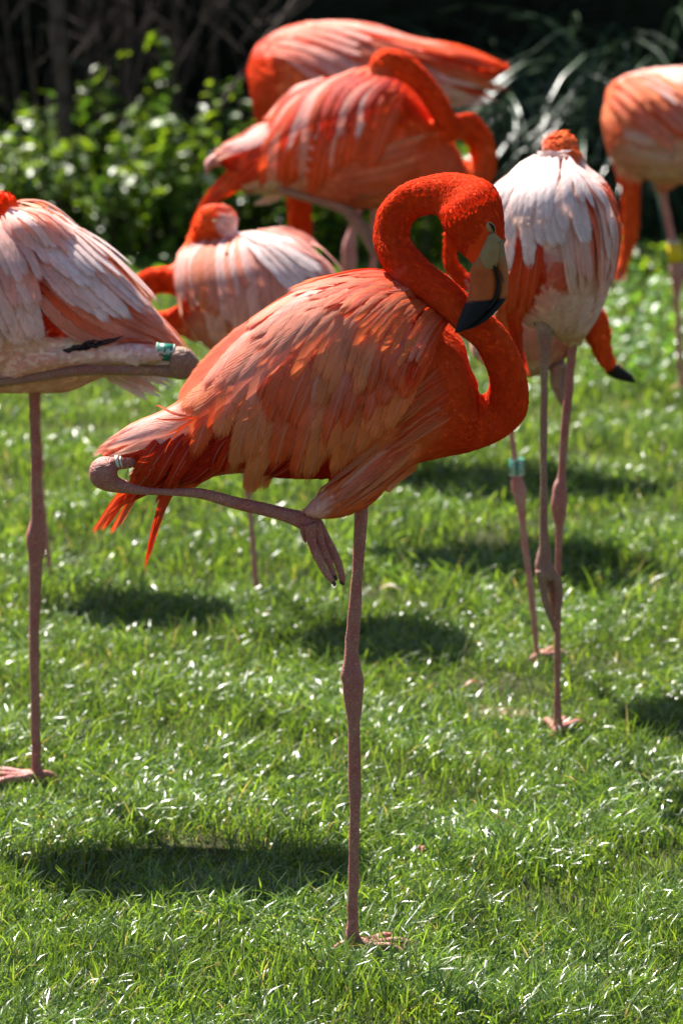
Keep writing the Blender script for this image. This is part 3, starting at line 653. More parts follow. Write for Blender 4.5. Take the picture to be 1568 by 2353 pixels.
# tail: pale upper feathers, red streamers
A.row([P_((520, 890), (400, 965), (262, 1020)), P_((520, 920), (380, 980), (228, 1042)), P_((540, 950), (400, 1000), (250, 1050))], 7, 17, [(SAL, PAL), (SAL, PNK)], layer=3, part='tail', tip='point', mirror=True, jit=2)
A.row([P_((520, 960), (420, 1020), (300, 1085)), P_((520, 980), (420, 1060), (270, 1165)), P_((540, 1000), (440, 1080), (330, 1130)), P_((560, 1010), (500, 1070), (420, 1120))], 15, 18, [(DRD, RED), (RED, ORR), (DRD, DRD)], layer=2, part='tail', tip='point', rag=.2, mirror=True)
A.row([P_((330, 1085), (270, 1140), (208, 1228)), P_((335, 1090), (290, 1145), (240, 1215)), P_((340, 1095), (300, 1155), (258, 1232)), P_((345, 1100), (310, 1140), (285, 1190))], 8, 8, [(ORR, ORG), (ORR, ORR)], layer=0, part='tail', tip='strand', rag=.2, jit=2, ljit=.05)
A.row([P_((420, 1020), (385, 1110), (356, 1200), (333, 1312)), P_((430, 1030), (395, 1120), (366, 1200), (340, 1285)), P_((440, 1030), (400, 1120), (372, 1180), (352, 1230))], 5, 6.5, [(RED, RED), (RED, ORR)], layer=4, part='tail', tip='strand', rag=.2, jit=1.5, ljit=.05)
A.row([P_((400, 1000), (330, 1090), (292, 1170)), P_((430, 1000), (360, 1090), (320, 1150)), P_((460, 1010), (410, 1080), (370, 1140))], 8, 15, [(DRD, RED), (DRD, ORR)], layer=5, part='tail', tip='point', rag=.25)
A.row([P_((560, 960), (500, 1010), (470, 1080)), P_((600, 980), (540, 1040), (500, 1100)), P_((640, 1000), (600, 1060), (575, 1098)), P_((720, 1040), (660, 1075), (600, 1100))], 9, 18, [(DRD, RED), (DRD, DRD)], layer=2, part='wing', tip='point', rag=.2)
# long wing feathers hanging
A.row([P_((560, 830), (490, 900), (420, 975)), P_((620, 790), (540, 900), (483, 1034)), P_((700, 770), (630, 930), (573, 1106)), P_((770, 750), (700, 930), (649, 1078)), P_((830, 740), (770, 930), (712, 1092)),
       P_((880, 740), (830, 900), (765, 1088)), P_((930, 740), (890, 880), (820, 1035)), P_((975, 750), (945, 860), (885, 980))], 24, 29, None, layer=5, part='wing', tip='round', mixfn=lambda g: random.choice([(MAU, SAL), (SAL, ORG), (SAL, ORR)] if g < .45 else [(SAL, ORG), (ORR, ORG), (ORR, ORG)]), mirror=True, jit=3)
A.row([P_((640, 735), (540, 800), (430, 915)), P_((700, 715), (600, 810), (500, 940)), P_((750, 700), (660, 810), (580, 955)), P_((800, 700), (720, 820), (645, 970)), P_((850, 705), (780, 830), (720, 985)),
       P_((900, 710), (850, 820), (800, 965)), P_((945, 730), (905, 830), (860, 940)), P_((990, 750), (960, 830), (920, 905))], 27, 22, None, layer=7, part='wing', tip='round', mixfn=mixA(.4), mirror=True)
A.row([P_((755, 685), (670, 720), (550, 805)), P_((800, 678), (710, 735), (600, 845)), P_((840, 682), (760, 745), (690, 855)), P_((880, 692), (820, 755), (765, 880)), P_((920, 705), (880, 775), (835, 900)),
       P_((960, 722), (930, 795), (900, 885)), P_((1005, 755), (985, 800), (955, 870))], 32, 15, None, layer=9, part='wing', tip='round', mixfn=mixA(.38), mirror=True)
A.row([P_((880, 668), (800, 674), (690, 705)), P_((920, 682), (850, 692), (765, 745)), P_((950, 698), (890, 714), (825, 790)), P_((985, 722), (940, 745), (890, 830)), P_((1015, 748), (985, 775), (950, 840))], 26, 9.5, [(RED, ORG), (RED, ORR), (ORR, SAL), (ORR, ORG)], layer=11, part='wing', tip='round', mirror=True, lift=.006)
A.row([P_((930, 660), (850, 652), (740, 676)), P_((960, 680), (880, 668), (790, 680)), P_((990, 702), (930, 690), (860, 700))], 12, 8, [(RED, ORR), (DRD, RED), (ORR, SAL)], layer=10, part='wing', tip='point', mirror=True)
A.row([P_((930, 1010), (840, 1095), (735, 1170)), P_((960, 1035), (880, 1105), (765, 1182)), P_((900, 1000), (820, 1070), (725, 1150)), P_((985, 1040), (930, 1090), (850, 1150))], 16, 9, [(ORG, PNK), (ORR, SAL), (ORG, SAL), (ORG, ORG)], layer=1, tip='point', lift=.002, camber=.05)
A.row([P_((1040, 860), (970, 900), (890, 960)), P_((1045, 900), (985, 945), (900, 1010)), P_((1040, 960), (980, 990), (900, 1040)), P_((1020, 830), (970, 880), (900, 930))], 22, 7, [(RED, ORG), (RED, ORR), (ORR, SAL)], layer=1, tip='point', lift=.002, camber=.05)
A.row([P_((470, 955), (430, 955), (352, 952)), P_((470, 960), (430, 1000), (405, 1035))], 4, 3, [(ORR, ORR)], layer=12, tip='point', jit=4, lift=.01)
# bill, built from its own outline: upper and lower mandible, nostril, mouth line
dB = -.066
def bill_colour(V, tipfn, base, mid):
    V = np.array([tuple(v) for v in V]); px, py = unproj(V); f = tipfn(px, py); C = np.tile(base, (len(V), 1)); g = np.clip((py - 582) / 40, 0, 1)[:, None]; C = C * (1 - g) + mid * g
    f = np.clip(f, 0, 1)[:, None]; return C * (1 - f) + BLK * f
tipA = lambda px, py: ((py - 690) - (1075 - px) * .10) / 5
lo = loftpart([(1092, 590, 1126, 568, .016), (1080, 618, 1132, 590, .019), (1078, 650, 1142, 635, .019, -.003), (1074, 680, 1141, 672, .018, -.008), (1064, 705, 1128, 705, .016, -.014), (1052, 735, 1104, 735, .012, -.02), (1045, 757, 1070, 757, .007, -.026), (1043, 764, 1048, 764, .002, -.028)], A.Y + dB, sub=5)
bo = obj_py('lower_mandible', *lo, M['bill'], A.root, A.O, col=bill_colour(lo[0], tipA, np.array((.22,.14,.065)), np.array((.40,.085,.018))))
up = loftpart([(1118, 560, 1156, 548, .017), (1125, 585, 1159, 578, .016), (1138, 620, 1165, 612, .014), (1143, 650, 1167, 645, .013, -.003), (1140, 678, 1163, 680, .012, -.008), (1126, 702, 1150, 702, .012, -.014), (1102, 730, 1127, 727, .010, -.02), (1072, 752, 1096, 748, .007, -.026), (1046, 763, 1056, 762, .002, -.028)], A.Y + dB, sub=5)
uo = obj_py('upper_mandible', *up, M['bill'], A.root, A.O, col=bill_colour(up[0], lambda px, py: (py - 682 - (1150 - px) * .1) / 5, np.array((.22,.14,.065)), np.array((.38,.11,.03))))
def line(name, pts2, rad, m, parent, bird, dy):
    dy = dy if isinstance(dy, list) else [dy] * len(pts2); q = [pt(a, b, bird.Y + d) for (a, b), d in zip(pts2, dy)]; V, Fc = tube3(q, [r * bird.m for r in rad], sub=4, nseg=8); return obj_py(name, V, Fc, m, parent, bird.O)
line('mouth_line', [(1118, 573), (1130, 600), (1141, 635), (1143, 660), (1136, 688), (1118, 712)], [1, 2.2, 3.2, 3.6, 4, 3], M['black'], uo, A, [dB - .016, dB - .016, dB - .016, dB - .019, dB - .022, dB - .026])
line('nostril', [(1146, 618), (1152, 634), (1156, 650)], [.8, 2.2, .8], M['claw'], uo, A, dB - .016)
# bare cream skin at the base of the bill
sk = loftpart([(1112, 540, 1136, 528, .018), (1098, 572, 1150, 545, .022), (1090, 596, 1156, 562, .0225), (1086, 616, 1154, 590, .021), (1084, 632, 1148, 606, .018)], A.Y + dB + .001, sub=4)
obj_py('bare_face_skin', *sk, M['bill'], A.root, A.O, col=np.tile(np.array((.29,.19,.085)), (len(sk[0]), 1)))
def eye(bird, px, py, r, closed=True, ang=60):
    p, nn = bird.surf(px, py); r = r * bird.m; V = []; Fc = []; rot = Vector((math.cos(R(ang)), 0, -math.sin(R(ang)))); up = nn.cross(rot).normalized(); rot = up.cross(nn).normalized()
    for i in range(7):
        for k in range(16):
            a = 2 * math.pi * k / 16; t = i / 6 * math.pi / 2; V.append(p + (rot * math.cos(a) * r * 1.35 + up * math.sin(a) * r * .9) * math.cos(t) + nn * (math.sin(t) * r * .55 - .0006))
    Fc = [(i * 16 + k, i * 16 + (k + 1) % 16, (i + 1) * 16 + (k + 1) % 16, (i + 1) * 16 + k) for i in range(6) for k in range(16)]
    eo = obj_py('eyelid', V, Fc, M['eye'], bird.root, bird.O)
    q = [p + rot * r * 1.0 * t + up * (r * .25 * (1 - t * t)) + nn * (r * .55 * math.sqrt(max(0, 1 - t * t * .7)) + .0003) for t in (-1, -.5, 0, .5, 1)]
    v, f = tube3(q, [.0004, .0013, .0019, .0013, .0004], sub=3, nseg=6); obj_py('eye_slit', v, f, M['black'], eo, bird.O)
eye(A, 1126, 523, 12)
# standing leg
lg = A.leg([(815, 1130, 849, 1130), (813, 1200, 843, 1200), (808, 1314, 834, 1314), (795, 1445, 827, 1445), (790, 1504, 823, 1504), (783, 1545, 831, 1545), (786, 1566, 835, 1572), (791, 1609, 833, 1609), (798, 1680, 827, 1680), (801, 1800, 830, 1800), (803, 1893, 827, 1893), (800, 2027, 824, 2027), (795, 2121, 823, 2121), (788, 2165, 829, 2165), (783, 2190, 834, 2190)], M['leg'])
A.groundfoot(lg, A.foot, R(8), L=.072)
# folded leg: thigh-side shin, hock ball, shank, dangling foot
lf = A.leg([(240, 1128, 250, 1096), (275, 1133, 284, 1099), (320, 1137, 322, 1116), (385, 1139, 390, 1122), (460, 1146, 462, 1121), (533, 1168, 540, 1140), (600, 1184, 608, 1154), (650, 1198, 662, 1167), (690, 1216, 705, 1176), (707, 1226, 735, 1188), (720, 1232, 738, 1205)], M['leg'], dy=-.035, extra=[[(430, 1022, 430, 1044, .035), (350, 1042, 352, 1064, .032), (310, 1050, 312, 1074, .016), (268, 1049, 270, 1080), (240, 1050, 240, 1080)], [(205, 1078, 205, 1094), (209, 1065, 210, 1108), (222, 1053, 222, 1120), (240, 1047, 240, 1127), (254, 1050, 254, 1130), (264, 1060, 266, 1128), (269, 1078, 272, 1122)]])
def strip(bird, name, pairs, m, parent, dy=0, **k):
    V, Fc = loftpart([(a, b, c, d, None) for a, b, c, d in pairs], bird.Y + dy, sub=4, nseg=12, **k); return obj_py(name, V, Fc, m, parent, bird.O)
toes = [[(698, 1208, 728, 1198), (703, 1240, 726, 1232), (709, 1256, 728, 1248), (718, 1280, 738, 1272), (727, 1295, 744, 1288), (735, 1310, 750, 1303), (746, 1326, 760, 1318), (764, 1343, 772, 1339)],
        [(712, 1205, 740, 1195), (745, 1250, 764, 1245), (765, 1290, 783, 1284), (776, 1325, 792, 1320), (780, 1342, 793, 1336)],
        [(705, 1200, 738, 1196), (722, 1250, 745, 1240), (745, 1290, 760, 1284), (766, 1330, 775, 1326)]]
for t, d in zip(toes, (-.050, -.028, -.039)):
    fo_ = strip(A, 'toe', t, M['leg'], lf, d, depth=.8); x2, y2 = (t[-1][0] + t[-1][2]) / 2, (t[-1][1] + t[-1][3]) / 2
    line('claw', [(x2 - 3, y2 - 6), (x2 + 1, y2 + 2), (x2 + 3, y2 + 5)], [5, 4.5, 1], M['claw'], lf, A, d - .001)
strip(A, 'hind_toe', [(690, 1205, 712, 1212), (690, 1222, 704, 1225), (696, 1240, 704, 1242), (700, 1247, 703, 1248)], M['leg'], lf, -.045)
strip(A, 'web', [(725, 1240, 745, 1236), (742, 1275, 762, 1272), (756, 1295, 770, 1293)], M['leg'], lf, -.030, depth=.1)
A.ring(270, 1060, 15, 7, R(80), M['band_white'], dy=-.035); A.ring(279, 1061, 14, 3, R(80), M['band_white'], dy=-.035)

# ---- B: pale bird cut off at the left
B = Bird((88, 1795), 'pale pink flamingo cut off by the left edge, green band on its folded leg')
bodyB = [(-330, 640, -330, 760, .05), (-300, 580, -300, 820, .09), (-200, 520, -200, 880, .11), (-100, 495, -100, 900, .115), (0, 498, 0, 903, .115), (80, 512, 80, 903, .11), (160, 538, 155, 900, .10), (230, 578, 225, 872, .085), (300, 645, 290, 850, .065), (360, 715, 350, 825, .045), (420, 788, 405, 812, .02)]
neckB = [(28, 492, -2, 500, .025), (42, 470, 0, 515), (30, 447, -25, 505), (0, 440, -40, 500), (-60, 440, -65, 510), (-150, 470, -150, 545), (-260, 520, -230, 590), (-370, 610, -310, 660), (-400, 720, -330, 720), (-370, 800, -300, 760), (-310, 800, -270, 720)]
moundB = [(20, 490, -20, 540, .05), (65, 478, 40, 560, .07), (105, 493, 80, 580, .07), (150, 525, 130, 590, .05)]
tibB = [(60, 770, 20, 880, .05, -.05), (140, 775, 130, 850, .04, -.06), (250, 778, 250, 836, .027, -.06), (330, 788, 325, 838, .022, -.078), (360, 792, 360, 832, .019, -.082), (372, 796, 372, 828, .015, -.085)]
colB = blobs(PNK * 1.0, [(60, 760, 180, 130, 0, CRM * 1.05, .8), (-60, 640, 100, 120, 0, ORG, .5), (140, 710, 100, 80, 50, DRD, 1), (230, 768, 120, 32, 12, RED, 1), (340, 760, 70, 35, 40, SAL, 1), (100, 560, 120, 60, 30, PAL, .8), (60, 860, 200, 60, 0, PNK, .6), (10, 470, 55, 40, 0, RED, 1), (60, 500, 40, 22, 10, WHT, 1), (220, 810, 170, 28, 3, PAL, 1), (-330, 680, 80, 160, 0, ORR, 1)])
B.body([(bodyB, {}), (neckB, {}), (moundB, {}), (tibB, {})], colB, voxel=.005, smooth=6, flakes=16000, flake=(.011, .0026), lift=.0002)
pale = [(PNK, PAL), (PAL, WHT), (PAL, PAL), (PNK, PAL)]  # whiter pairs put the sunlit look of the top into the feather colours
B.row([P_((120, 560), (260, 680), (425, 800)), P_((100, 620), (240, 720), (400, 800)), P_((80, 680), (200, 770), (330, 790))], 9, 26, [(SAL, SAL), (ORR, SAL), (PNK, SAL)], layer=2, part='wing', tip='point', mirror=True)
B.row([P_((250, 830), (310, 860), (375, 895)), P_((230, 845), (280, 875), (342, 922)), P_((270, 825), (350, 845), (430, 880)), P_((300, 820), (390, 830), (470, 845))], 12, 13, [(PAL, WHT), (PNK, PAL), (CRM, WHT)], layer=0, part='tail', tip='point', rag=.3)
B.row([P_((110, 505), (220, 575), (355, 712)), P_((90, 530), (200, 610), (330, 735)), P_((80, 560), (165, 650), (262, 738)), P_((78, 585), (125, 640), (180, 705))], 15, 23, pale, layer=4, part='wing', mirror=True, ljit=.1)
B.row([P_((40, 600), (60, 690), (88, 780)), P_((0, 620), (10, 700), (50, 795)), P_((-80, 620), (-70, 720), (-20, 800))], 9, 23, pale + [(PNK, CRM)], layer=4, part='wing', mirror=True, ljit=.1)
B.row([P_((95, 500), (175, 545), (265, 620)), P_((65, 520), (140, 580), (220, 665)), P_((55, 540), (105, 600), (155, 655))], 12, 19, pale, layer=7, part='wing', mirror=True)
B.row([P_((30, 550), (50, 620), (85, 700)), P_((0, 550), (15, 640), (50, 740)), P_((-60, 560), (-50, 660), (-10, 780)), P_((-130, 560), (-130, 660), (-90, 760))], 14, 17, pale + [(ORG, PNK)], layer=7, part='wing', mirror=True)
B.row([P_((50, 500), (105, 515), (175, 570)), P_((20, 510), (60, 560), (100, 640)), P_((-30, 520), (-20, 590), (15, 680)), P_((-90, 520), (-80, 590), (-60, 680))], 16, 14, pale + [(SAL, PNK)], layer=9, part='wing', mirror=True)
B.row([P_((185, 792), (210, 795), (248, 785)), P_((140, 796), (160, 800), (195, 798)), P_((190, 785), (225, 778), (272, 770))], 5, 7, [(BLK, BLK)], layer=13, part='wing', tip='point', jit=2, rag=.3)
o = B.leg([(64, 890, 96, 890), (67, 925, 92, 925), (70, 1000, 93, 1000), (72, 1130, 97, 1130), (70, 1190, 103, 1190), (61, 1228, 108, 1228), (62, 1250, 107, 1250), (66, 1290, 100, 1290), (68, 1340, 96, 1340), (68, 1420, 92, 1420), (70, 1600, 92, 1600), (72, 1740, 95, 1740), (70, 1780, 103, 1780), (68, 1796, 106, 1796)], M['leg'])
B.groundfoot(o, B.foot, R(188), L=.085, m=M['leg_pink'])
o = B.leg([(425, 870, 425, 840), (395, 869, 395, 838), (350, 864, 350, 838), (260, 862, 260, 838), (180, 864, 170, 840), (80, 878, 80, 856), (0, 890, 0, 868), (-90, 905, -90, 885)], M['leg_grey'], dy=-.085, extra=[[(350, 795, 350, 824), (385, 794, 385, 826), (410, 796, 410, 835)], [(393, 799, 393, 866), (405, 795, 405, 871), (425, 797, 425, 872), (442, 806, 442, 866), (454, 822, 454, 853), (459, 834, 459, 842)]])
for d, e in ((-.09, 950), (-.08, 985)): strip(B, 'toe', [(-95, 885, -75, 905), (-70, e - 35, -55, e - 40), (-50, e, -40, e)], M['leg_grey'], o, d)
B.ring(379, 809, 20, 40, R(-84), M['band_green'], dy=-.085, text='GUH', tsize=.0115, txts=((.25, 0),), trot=R(-90))

# ---- C: rounded pink bird, head tucked into its back
C_ = Bird((592, 1372), 'rounded pink flamingo asleep, head tucked into its back, behind the front bird')
bodyC = [(400, 610, 404, 670, .05), (418, 568, 425, 725, .10), (460, 551, 465, 785, .13), (512, 546, 517, 822, .14), (580, 530, 580, 838, .14), (650, 544, 650, 825, .13), (710, 570, 705, 790, .11), (755, 605, 752, 745, .07), (782, 648, 784, 682, .03)]
neckC = [(548, 520, 500, 552, .02), (546, 498, 478, 560), (528, 476, 455, 555), (500, 469, 440, 570), (465, 478, 425, 590), (432, 540, 415, 650, .02, .05), (415, 592, 420, 668, .028, .05), (400, 609, 402, 675), (350, 614, 362, 676), (318, 630, 352, 682), (306, 655, 345, 692), (310, 700, 350, 705), (330, 748, 362, 716), (370, 758, 378, 713), (410, 770, 412, 700), (450, 785, 440, 680), (500, 780, 480, 660)]
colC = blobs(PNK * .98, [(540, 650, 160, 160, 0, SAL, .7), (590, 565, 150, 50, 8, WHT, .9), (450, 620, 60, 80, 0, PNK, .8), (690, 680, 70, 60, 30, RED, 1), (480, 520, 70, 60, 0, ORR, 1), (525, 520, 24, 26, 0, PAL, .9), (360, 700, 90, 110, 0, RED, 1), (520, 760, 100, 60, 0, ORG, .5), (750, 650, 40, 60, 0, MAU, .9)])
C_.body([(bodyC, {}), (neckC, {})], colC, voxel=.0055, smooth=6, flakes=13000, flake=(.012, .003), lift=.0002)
C_.row([P_((500, 560), (480, 640), (500, 760)), P_((560, 550), (550, 660), (570, 800)), P_((620, 550), (630, 660), (640, 800)), P_((680, 570), (690, 660), (700, 760))], 16, 20, [(PNK, PNK), (PNK, SAL), (SAL, PNK)], layer=3, part='wing')
C_.row([P_((450, 565), (420, 620), (430, 700)), P_((480, 560), (455, 620), (470, 720)), P_((520, 555), (510, 620), (520, 720)), P_((560, 552), (565, 600), (580, 670))], 20, 9, [(PAL, PNK), (SAL, ORG), (PNK, PNK), (SAL, SAL), (PAL, PNK)], layer=5, part='wing', jit=8)
C_.row([P_((560, 545), (640, 560), (740, 610)), P_((560, 550), (640, 590), (720, 660)), P_((600, 535), (680, 550), (778, 650)), P_((570, 560), (620, 620), (680, 680))], 16, 15, [(PAL, WHT), (PNK, PAL), (WHT, WHT), (PNK, MAU)], layer=7, part='wing')
C_.leg([(548, 820, 580, 820), (553, 960, 573, 960), (552, 1060, 576, 1060), (555, 1090, 580, 1090), (562, 1120, 576, 1120), (570, 1190, 582, 1190), (577, 1280, 590, 1280), (584, 1360, 597, 1360), (582, 1376, 602, 1376)], M['leg_pink'])
line('eye', [(488, 506), (494, 509), (500, 510)], [1, 4, 1], M['eye'], C_.root, C_, -.062)

def copy_tree(o, parent=None):
    c = o.copy(); link(c, parent)
    for ch in list(o.children): copy_tree(ch, c)
    return c
hid = copy_tree(C_.root); g = ground(116, 1318); hid.location = (g.x, g.y, 0); hid.scale = (.92,) * 3
hid['label'] = 'flamingo hidden behind the pale left-edge bird, hardly more than a leg showing'
# ---- D: orange bird with neck laid over its back
D = Bird((806, 1180), 'orange flamingo with its neck laid along its back and trailing red tail feathers')
bodyD = [(1096, 404, 1092, 424, .03), (1074, 386, 1078, 434, .05), (1046, 335, 1052, 442, .09), (1000, 250, 1008, 454, .125), (920, 163, 930, 470, .15), (850, 152, 860, 479, .155), (783, 170, 790, 480, .15), (725, 191, 722, 462, .14), (670, 223, 664, 444, .12), (620, 278, 612, 440, .09), (575, 312, 566, 440, .06), (530, 335, 530, 400, .04), (498, 348, 500, 368, .015)]
neckD = [(845, 150, 850, 170, .02, -.12), (868, 118, 870, 176, .03, -.12), (905, 112, 900, 180, None, -.12), (942, 126, 928, 192, None, -.12), (975, 156, 952, 212, None, -.125), (1008, 196, 976, 246, None, -.12), (1032, 235, 1000, 282, None, -.11), (1048, 262, 1028, 318, None, -.09), (1082, 258, 1058, 322, None, -.05), (1112, 285, 1073, 335, None, -.02), (1134, 322, 1079, 352, None, 0), (1141, 372, 1080, 376, None, 0), (1132, 412, 1072, 388, None, 0), (1100, 445, 1060, 390, None, 0)]
colD = blobs(ORR * .95, [(1000, 230, 160, 160, 0, RED, .9), (780, 220, 120, 50, -20, SAL, .6), (700, 260, 110, 60, -35, PNK, .6), (830, 400, 220, 90, 0, SAL * .85, .55), (960, 370, 110, 100, 0, ORR, .6), (640, 400, 90, 50, 0, CRM * .8, .6), (560, 380, 80, 60, -20, DRD, .8), (510, 345, 40, 16, -20, PNK, .9)])
D.body([(bodyD, {}), (neckD, {})], colD, voxel=.006, smooth=5, flakes=15000, flake=(.014, .003), lift=.0004)
D.row([P_((600, 330), (530, 400), (470, 470), (424, 590)), P_((590, 350), (530, 420), (480, 480), (438, 560)), P_((610, 380), (560, 420), (510, 450), (470, 470))], 12, 11, [(RED, ORR), (RED, ORG), (RED, RED)], layer=3, part='tail', tip='strand', rag=.2, ljit=.08)
D.row([P_((640, 290), (570, 320), (500, 345)), P_((640, 300), (570, 330), (498, 360))], 5, 12, [(SAL, PNK), (PNK, PAL)], layer=4, part='tail', tip='point')
D.row([P_((640, 400), (590, 425), (545, 430)), P_((660, 420), (620, 445), (580, 462))], 6, 13, [(CRM, CRM), (ORG, CRM)], layer=1, part='tail', tip='point', rag=.3)
D.row([P_((720, 230), (630, 330), (610, 420)), P_((780, 200), (690, 300), (660, 430)), P_((830, 190), (750, 290), (720, 420)), P_((880, 190), (820, 290), (790, 390)), P_((930, 210), (890, 290), (860, 370))], 24, 15, [(SAL, ORR), (ORR, ORR), (PNK, SAL), (RED, ORR)], layer=3, part='wing')
D.row([P_((740, 200), (660, 240), (610, 300)), P_((780, 185), (700, 240), (650, 340)), P_((830, 170), (760, 220), (720, 320)), P_((880, 180), (820, 230), (790, 310)), P_((920, 190), (880, 240), (860, 300))], 24, 10, [(RED, ORR), (PNK, SAL), (DRD, RED), (SAL, PNK), (ORR, PAL)], layer=6, part='wing')
D.row([P_((1000, 300), (900, 330), (800, 350)), P_((1000, 350), (900, 380), (790, 400)), P_((980, 400), (880, 430), (780, 450)), P_((940, 440), (860, 455), (780, 470))], 24, 9, [(ORR, SAL), (ORG, SAL), (ORR, ORG)], layer=1, tip='point', lift=.002, camber=.05)
ld = D.leg([(640, 425, 640, 446), (680, 435, 678, 456), (740, 451, 736, 474), (790, 466, 782, 492), (815, 480, 796, 506), (822, 492, 800, 512)], M['leg_grey'], dy=-.07)
strip(D, 'hock', [(520, 350, 520, 380), (495, 352, 490, 385), (478, 362, 476, 400), (470, 372, 470, 392)], M['leg_pink'], ld, .0)
for k, d in ((0, -.08), (10, -.07)): strip(D, 'toe', [(798, 495, 822, 490), (815 + k, 525, 838 + k, 520), (835 + k, 560, 850 + k, 552), (852 + k, 590, 862 + k, 584)], M['leg_grey'], ld, d)
D.leg([(848, 460, 880, 460), (850, 500, 870, 500), (849, 580, 867, 580), (847, 640, 866, 640), (838, 700, 868, 700), (838, 740, 866, 740), (840, 850, 856, 850), (816, 1100, 832, 1100), (805, 1180, 828, 1180)], M['leg_pink'])

# ---- E: farthest, top bird with its neck down
E = Bird((800, 1010), 'orange-pink flamingo at the top, farthest back, with its neck reaching down behind the others')
bodyE = [(566, 165, 600, 330, .06), (580, 118, 625, 345, .10), (605, 90, 660, 365, .13), (660, 60, 720, 372, .15), (750, 46, 790, 355, .155), (850, 53, 875, 320, .15), (950, 84, 955, 275, .12), (1033, 98, 1030, 238, .08), (1093, 116, 1090, 200, .05), (1145, 140, 1145, 172, .03), (1160, 150, 1160, 160, .01)]
neckE = [(664, 690, 716, 690), (662, 620, 717, 620), (662, 545, 718, 560), (659, 470, 716, 480), (640, 420, 712, 410), (612, 360, 715, 350), (590, 290, 720, 300, .07), (575, 220, 700, 250, .08)]
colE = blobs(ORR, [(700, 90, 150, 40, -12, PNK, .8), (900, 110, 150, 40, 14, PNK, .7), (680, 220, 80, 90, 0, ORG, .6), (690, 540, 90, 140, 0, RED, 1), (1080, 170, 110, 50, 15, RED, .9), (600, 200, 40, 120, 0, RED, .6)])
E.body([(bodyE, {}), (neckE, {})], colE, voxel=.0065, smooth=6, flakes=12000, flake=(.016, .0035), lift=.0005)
E.row([P_((950, 110), (1050, 150), (1158, 185)), P_((950, 160), (1050, 195), (1150, 240)), P_((930, 200), (1020, 225), (1110, 240)), P_((960, 95), (1070, 115), (1160, 145))], 15, 13, [(RED, ORR), (ORR, ORG), (SAL, PAL), (RED, RED)], layer=3, part='tail', tip='point', rag=.25)
E.row([P_((720, 70), (850, 120), (1000, 180)), P_((680, 90), (800, 150), (950, 230)), P_((640, 120), (740, 190), (860, 290)), P_((720, 55), (860, 80), (1040, 120))], 20, 17, [(PNK, SAL), (RED, ORR), (SAL, ORR), (PNK, PAL)], layer=5, part='wing')
E.row([P_((640, 90), (720, 95), (830, 130)), P_((620, 130), (690, 150), (760, 200)), P_((700, 60), (790, 70), (900, 100))], 15, 12, [(SAL, PNK), (RED, ORR), (ORR, PNK)], layer=7, part='wing')
E.leg([(840, 340, 880, 340), (815, 450, 840, 450), (802, 520, 822, 520), (788, 560, 818, 560), (785, 600, 820, 600), (788, 640, 812, 640), (792, 720, 806, 720), (794, 990, 808, 990), (790, 1010, 812, 1010)], M['leg_pink'])

# ---- F: white-backed bird seen from behind
Fb = Bird((1276, 1690), 'white-backed flamingo seen from behind, head tucked, one leg drawn up')
bodyF = [(1262, 335, 1325, 335, .03, .04), (1232, 360, 1335, 358, .05, .03), (1192, 388, 1348, 382, .08, .02), (1138, 425, 1384, 412, .11), (1112, 475, 1414, 460, .135), (1106, 535, 1425, 530, .145), (1112, 592, 1419, 595, .145), (1128, 650, 1402, 652, .13), (1160, 700, 1384, 702, .11), (1200, 738, 1360, 745, .085), (1262, 765, 1338, 778, .04), (1295, 790, 1328, 790, .018)]
headF = [(1240, 338, 1262, 372, .02, .0), (1246, 322, 1300, 380, .025, 0), (1266, 308, 1320, 385, .03, .01), (1292, 301, 1334, 385, .03, .02), (1316, 311, 1338, 380, .03, .05), (1330, 340, 1338, 400, .03, .09)]
nkF = [(1150, 480, 1150, 540, .03, -.05), (1080, 490, 1090, 540, .03, -.04), (1030, 520, 1062, 556, None, -.03), (1016, 575, 1050, 580, None, -.02), (1024, 622, 1056, 605, None, -.02), (1052, 660, 1082, 632, None, -.02), (1100, 690, 1120, 640, None, 0), (1150, 700, 1160, 640, None, 0)]
tibF = [(1215, 640, 1290, 660, .04, -.05), (1220, 690, 1278, 700, .03, -.07), (1228, 725, 1266, 728, .02, -.08)]
colF = blobs(PAL, [(1210, 420, 110, 90, 0, WHT, 1), (1260, 560, 130, 90, 0, PAL, .9), (1180, 640, 90, 80, 0, RED, 1), (1290, 620, 40, 40, 0, ORR, .8), (1400, 500, 40, 110, 0, ORR, .9), (1290, 335, 50, 50, 0, (ORG + ORR) * .5, 1), (1040, 580, 45, 110, 0, RED, 1), (1290, 740, 90, 60, 0, CRM, .8), (1370, 670, 40, 90, 0, PAL, .9), (1250, 680, 30, 40, 20, PNK, .9)])
Fb.body([(bodyF, {}), (headF, {}), (nkF, {}), (tibF, {})], colF, voxel=.005, smooth=6, flakes=15000, flake=(.013, .0028), lift=.0004)
Fb.row([P_((1180, 620), (1150, 720), (1100, 820)), P_((1180, 640), (1160, 740), (1140, 830)), P_((1190, 640), (1180, 760), (1215, 872)), P_((1230, 620), (1190, 720), (1190, 830))], 18, 13, [(RED, ORR), (ORR, ORG), (RED, RED), (ORG, ORR)], layer=2, part='tail', tip='point', rag=.25, jit=4)
Fb.row([P_((1150, 540), (1140, 620), (1150, 700)), P_((1200, 550), (1190, 640), (1180, 730)), P_((1240, 560), (1230, 640), (1215, 715))], 12, 16, [(RED, ORR), (RED, RED), (ORR, ORR)], layer=3, part='wing', tip='point')
